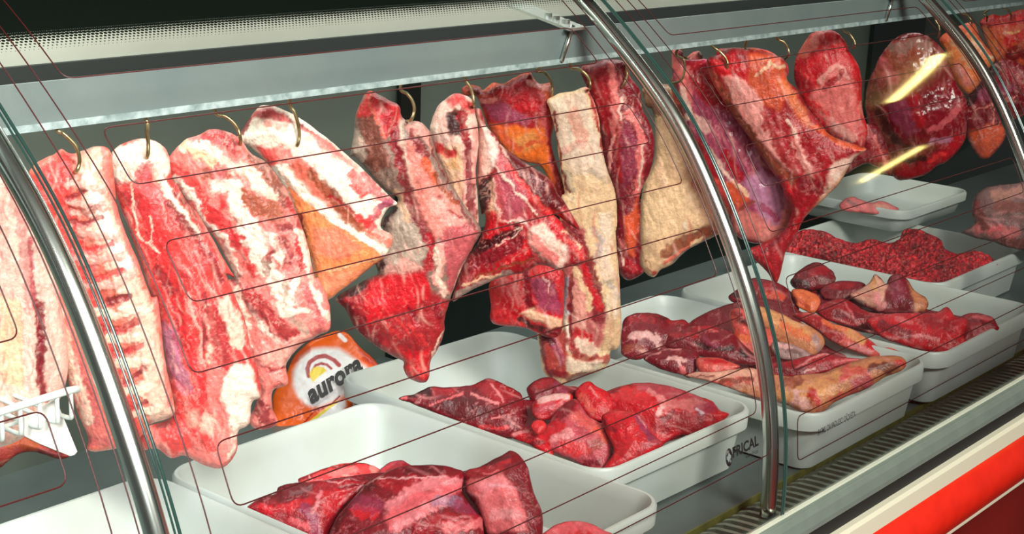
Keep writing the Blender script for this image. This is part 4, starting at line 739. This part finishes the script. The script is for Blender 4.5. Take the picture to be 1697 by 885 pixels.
lump('orange_fat_cube', 'orange-brown cube with a dark hollow top, partly behind the middle chrome post', 'Y 880,140 900,100 960,90 1020,130 1060,200 1200,260 1240,420 1200,440 1060,440 940,400 900,260', z=.115, c='Y', base='f', group=G3, T=.024, marb=.25,
     feats=['s D 50 0 : 910,130 960,160', 'p K 4 -4 : 920,200 1000,170 1080,220 1020,250', 's O 70 1 : 960,320 1080,330', 's o 30 0 : 920,280 930,380', 's B 20 -1 : 1060,240 1180,250'])
lump('yellow_fat_roll', 'thick yellow-brown fat roll diagonal across the fatty tray, right of the chrome post', 'O 150,330 200,320 280,350 360,390 440,420 495,470 490,520 440,560 360,540 280,500 200,440 150,400', z=.115, c='O', base='y', group=G3, T=.022, marb=.2,
     feats=['s Y 60 1 : 190,360 300,400 400,450', 's B 10 -1 : 280,390 360,470 420,490', 's O 40 0 : 300,420 420,480', 's G 40 -1 : 460,480 480,530'])
lump('dark_top_trimming', 'dark trimming at the top of the fatty tray, below the hanging pointed tip', 'O 30,270 80,230 150,180 220,190 270,200 340,250 380,310 340,380 240,340 120,310 60,300', z=.12, c='O', base='D', group=G3, T=.018, marb=.3, feats=['s o 40 1 : 220,260 300,280', 's M 40 0 : 160,220 240,230', 's K 24 -2 : 60,260 130,280'])
lump('orange_lobe', 'orange lobe with a dark veined end in the upper fatty tray', 'O 340,240 400,235 460,260 480,300 440,350 360,310', z=.125, c='O', base='O', group=G3, T=.014, feats=['s o 20 0 : 360,280 420,330', 's d 30 1 : 330,260 350,300'])
lump('grey_membrane_piece', 'greyish membrane piece in the middle of the fatty tray', 'O 250,490 330,500 420,540 440,575 360,580 280,570 240,530', z=.105, c='O', base='G', group=G3, T=.012, feats=['s g 20 0 : 300,530 380,550', 's w 20 0 : 270,510 340,520'])
lump('pink_red_fan', 'bright pink and orange fan of tissue at the right of the fatty tray', 'O 340,360 440,350 540,400 640,430 720,480 780,520 860,510 945,550 900,600 800,590 700,560 600,520 520,480 440,420', z=.105, c='O', base='f', group=G3, T=.018, marb=.4,
     feats=['s Y 50 1 : 560,420 640,460 680,490', 's p 24 1 : 620,510 720,540', 's R 40 1 : 720,500 800,550', 's M 60 0 : 380,370 480,410 560,470', 's B 60 0 : 800,560 900,570', 's O 30 1 : 500,400 600,430'])
lump('flat_dark_fold', 'flat dark red fold across the front of the fatty tray', 'O 200,600 300,590 420,560 500,545 560,560 640,570 700,580 600,600 500,640 380,665 260,660 220,640', z=.105, c='O', base='M', group=G3, T=.014, feats=['s p 10 1 : 360,620 450,570 520,550', 's P 20 1 : 540,590 660,580', 's D 40 -1 : 260,630 400,640', 's w 10 1 : 400,640 450,625'])
lump('front_fatty_block', 'large yellowish fatty block at the front of the fatty tray, above the mirrored text', 'O 230,660 320,660 400,650 500,640 600,600 700,570 760,560 860,560 900,590 880,630 800,660 740,700 680,730 560,780 480,840 400,840 320,800 250,770', z=.10, c='O', base='y', group=G3, T=.024, marb=.3, warp=5,
     feats=['p Y 5 1 3 .8 : 330,720 460,670 560,640 600,720 520,770 380,800', 's B 60 -1 : 310,700 370,690', 's P 40 1 : 580,680 600,660', 's f 60 0 : 620,640 700,660', 's R 50 1 : 440,760 470,800', 's f 50 0 : 540,780 640,740', 's b 60 0 : 740,620 840,620', 's m 50 0 : 660,700 720,700', 's w 60 0 : 350,770 400,800', 's r 26 1 : 860,590 880,610', 's Y 60 0 : 260,740 300,770'])
# tray 4
lump('dark_under_trimming', 'dark trimming lying underneath the strips of the right tray', 'O 420,230 600,230 760,260 960,320 1140,360 1300,390 1280,440 1120,520 980,510 820,470 640,430 460,350', z=.075, tilt=1.1, c='O', base='D', group=G4, T=.014, fib=.3)  # added dark filler below the strips, closes the gaps
lump('dark_round_knob', 'dark brownish-red knob at the back left of the right tray', 'O 330,200 380,140 440,105 490,110 540,150 555,190 520,230 440,240 380,240', z=.125, c='O', base='D', group=G4, T=.022, jit=2, feats=['s K 50 -1 : 360,200 400,230', 's M 40 1 : 430,150 500,150', 's b 20 0 : 470,200 540,190'])
lump('dark_back_strip', 'dark purplish strip behind the fatty chop in the right tray', 'O 480,230 560,195 640,195 700,210 680,260 600,290 500,280', z=.11, c='O', base='D', group=G4, T=.014, feats=['s M 30 0 : 540,220 640,220'])
lump('fatty_chop', 'chop with yellow fat on both sides and a purple-red centre, standing in the right tray', 'O 620,260 680,230 720,200 745,160 775,180 800,210 820,170 870,160 910,190 940,240 1000,280 1000,330 950,360 880,350 780,350 700,320 650,290', z=.12, c='O', base='D', group=G4, T=.02, marb=.2,
     feats=['p C 3 2 : 620,260 745,155 800,210 790,330 700,320', 's p 40 1 : 740,270 780,320', 's Y 30 1 : 740,190 740,250', 'p y 3 2 : 910,200 1005,280 1000,340 940,350 930,270', 's V 60 1 3 .5 : 850,220 860,280', 's G 20 0 : 640,290 680,310'])
lump('wide_dark_red_slab', 'wide dark red slab left of the fatty chop in the right tray', 'O 450,330 520,290 600,280 680,330 740,350 800,360 760,430 700,430 600,410 500,380', z=.10, c='O', base='M', group=G4, T=.016, feats=['s D 40 0 : 560,350 700,380', 's P 8 1 : 600,300 640,370'])
lump('long_red_strip', 'long bright red strip with pale sinew lying along the front of the right tray', 'O 700,390 780,360 880,350 960,350 1040,350 1100,320 1140,370 1200,380 1180,450 1190,510 1120,545 1040,545 960,530 860,500 780,470', z=.098, c='O', base='R', group=G4, T=.018, marb=.3, feats=['s p 14 1 : 800,480 920,465 1060,490', 's D 50 0 : 780,420 900,460', 's P 24 1 : 860,380 920,400', 's M 60 0 : 980,380 1120,430', 's r 30 1 : 1060,350 1120,350'])
lump('right_end_piece', 'dark red piece with a pale pink top at the right end of the right tray', 'O 1130,410 1180,360 1250,350 1320,370 1345,410 1350,430 1300,460 1240,490 1180,500 1150,460', z=.10, c='O', base='M', group=G4, T=.018, feats=['s P 24 1 : 1240,375 1310,380', 's D 20 -1 : 1200,390 1330,420'])
# mince
def mound():
    o, A, n, T = meat('minced_meat', 'heap of dark red minced meat in the tray at right', 'minced meat', 'M 320,1150 400,1125 480,1128 600,1180 650,1190 720,1170 770,1178 810,1190 860,1170 890,1125 960,1120 1010,1140 1070,1170 1090,1215 1150,1235 1250,1225 1320,1265 1340,1300 1210,1360 1060,1405 1000,1405 900,1385 700,1330 500,1275 340,1250 300,1200',
        (1480, 430), z=.085, tilt=.9, c='M', base='M', T=.02, edge=.03, jit=3, rough=.010, marb=0, warp=2, feats=[], step=1.5, mt=MINCE, kind='stuff', mott=.4, fib=0, grain=.014)
    return o
CR['M'] = (1197, 0, 2.95)
mound()
lump('pale_scrap', 'small pale scrap of meat in the shallow tray at the back right', 'N 345,520 380,480 430,465 470,480 540,500 600,490 660,510 710,545 600,570 480,560 380,550', z=.155, c='N', base='F', T=.014, tilt=.9, feats=['s g 20 0 : 400,490 440,530', 's c 30 0 : 560,520 640,530'])
lump('large_hazy_roast', 'big brownish-pink roast at the right edge, behind the minced meat', 'z 160,500 165,420 200,370 260,345 340,335 433,320 560,310 640,400 640,620 520,680 433,680 340,660 250,630 130,600 110,580 170,540', z=.20, c='z', base='g', T=.05, edge=.05, tilt=.5, marb=.3, jit=2, anchor=(1670, 340),
     feats=['s F 60 1 3 .8 : 200,560 300,590 380,600', 's P 30 1 : 260,580 310,570', 's M 50 0 3 .6 : 180,440 200,500', 's b 60 -1 : 180,480 230,560', 's c 60 0 3 .6 : 280,400 400,380', 's B 60 0 3 .6 : 300,460 420,470', 's b 60 -1 : 330,650 433,660'])
# ---- at the far left: basket, divider and meat under it
lump('salmon_cut_under_basket', 'orange-pink cut lying below the white wire basket at the left edge', 'B -60,860 -60,720 0,715 60,712 120,720 180,750 240,775 300,800 340,810 300,830 240,815 180,795 100,800 40,840 0,870', z=.12, tilt=.5, c='B', base='f', T=.02, marb=.2,
     feats=['s M 24 0 : 190,790 300,810', 's O 60 0 : 40,740 160,760', 's c 8 1 : 0,850 80,810 180,790'])
def wire_basket():
    b = empty('wire_basket', onz(40, 700, .10), 'white coated wire basket end at the left edge, left of the chrome post', 'basket')
    A = ony(60, 680, .31); n = np.array([.0, -1., 0]); pp = lambda x, y, dy=0: onpl(x, y, A+np.array([0, dy, 0]), n)
    t = MB(); t.tube([pp(-60, 702), pp(0, 683), pp(60, 664), pp(112, 648), pp(130, 644)], .0040, 12); t.build('top_wire', BASKW, b, True)
    for i, x in enumerate((-58, -28, 2, 33, 65, 94, 117)):
        yt = 683-x*.30; L_ = 40-i*1.0; p0 = pp(x, yt); p1 = p0+[0, .0, -.026]; p2 = p0+[.001, .006, -.031]; w = MB()
        w.tube(spl([p0, (p0+p1)/2, p1, p2, p2+[0, .03, -.001], p2+[0, .11, -.001]], 5), .0024, 8); w.build('basket_wire', BASKW, b, True)
    base = pp(-60, 702)+[0, 0, -.031]; e = pp(117, 648)+[0, 0, -.031]
    for dy in (.04, .075, .11):
        w = MB(); w.tube([base+[0, dy, -.003], e+[0, dy, -.003]], .0024, 8); w.build('cross_wire', BASKW, b, True)
    d = MB(); P = [pp(60, 700), pp(84, 690), pp(112, 668), pp(148, 757), pp(143, 763), pp(136, 765), pp(84, 744), pp(60, 732)]
    P = [np.array(p)+[0, .020, 0] for p in P]; k = len(P)
    d.add(P+[p+np.array([0, .004, 0]) for p in P], [tuple(range(k)), tuple(range(2*k-1, k-1, -1))]+[(i, k+i, k+(i+1) % k, (i+1) % k) for i in range(k)])
    o = d.build('plastic_divider', WHITE, None, False, .001, origin=P[0]); tag(o, 'flat white plastic divider with a pointed lower corner, right of the wire basket', 'divider')
    d = MB(); A2 = [pp(-60, 618, .13), pp(0, 634, .13), pp(62, 664, .13), pp(62, 676, .13), pp(0, 668, .13), pp(-60, 660, .13)]; k = len(A2)
    d.add(A2+[p+np.array([0, .006, 0]) for p in A2], [tuple(range(k)), tuple(range(2*k-1, k-1, -1))]+[(i, k+i, k+(i+1) % k, (i+1) % k) for i in range(k)])
    d.build('basket_back_plate', STEEL, b)
wire_basket()
# ---- the orange bag
CR['U'] = (430, 520, 4.215)
BAGM = meat_material('glossy_printed_bag', .3, .03, .15, 60)
bag, bA, bn, bT = meat('orange_printed_bag', 'orange and white plastic bag with a red and yellow sun emblem, lying behind the trays', 'bag',
    'U 60,860 90,700 100,560 180,440 240,300 360,190 450,150 540,120 620,140 700,230 800,320 860,420 820,480 700,520 660,600 640,680 560,760 400,800 240,830 120,880', (570, 640), z=.05, tilt=.55, c='U', base='E', T=.02, edge=.035, jit=.5, warp=.5, rough=.004, marb=0, mott=.05, fib=0, clean=True, step=1.25, mt=BAGM,
    feats=['p H 6 0 3 .93 : 235,500 240,400 290,310 370,250 450,240 560,250 650,310 740,370 760,400 640,540 520,620 420,660 330,650 270,590', 'p E 5 : 60,860 100,620 230,560 320,650 420,670 330,760', 's D 60 0 4 .5 : 230,330 330,250', 'p M 6 0 3 .8 : 680,230 800,320 830,400 740,340',
           's L 30 : 345,440 335,390 350,345 400,310 460,300 520,330 555,365', 's H 12 : 364,440 362,392 387,352 430,337 478,346 512,375', 's L 18 : 375,440 372,400 395,365 430,352 470,362 500,390', 'p e 1.2 : 355,450 350,420 375,385 410,372 450,382 470,405 420,440 375,485',
           'p H 3 : 330,780 420,700 540,620 600,600 605,650 560,700 440,750', 's e 20 : 330,780 420,710 540,620', 's L 10 : 290,790 380,690 500,640 560,580', 's H 30 : 560,150 600,190'])
def bag_text(txt):
    c = bpy.data.curves.new('t', 'FONT'); c.body = txt; c.offset = .045; c.resolution_u = 3; c.space_character = 1.06
    o = bpy.data.objects.new('t', c); col.objects.link(o)
    dg = bpy.context.evaluated_depsgraph_get(); me = bpy.data.meshes.new_from_object(o.evaluated_get(dg))
    V = np.array([v.co[:] for v in me.vertices]); Fs = [list(p.vertices) for p in me.polygons]
    bpy.data.objects.remove(o); bpy.data.curves.remove(c)
    w = V[:, 0].max(); xh = .55; n = len(V); P = []
    for u, v in V[:, :2]:
        X = 362+u/w*365+v/xh*-30; Y = 628+u/w*-238+v/xh*-96
        q = (430+X/4.215, 520+Y/4.215); P.append(onpl(q[0], q[1], bA+bn*(bT*1.0+.006), bn))
    l = mesh_np('black_lettering', P, Fs, INK, bag, False); l.matrix_parent_inverse = Matrix.Translation(-bag.location)
bag_text('aurora')
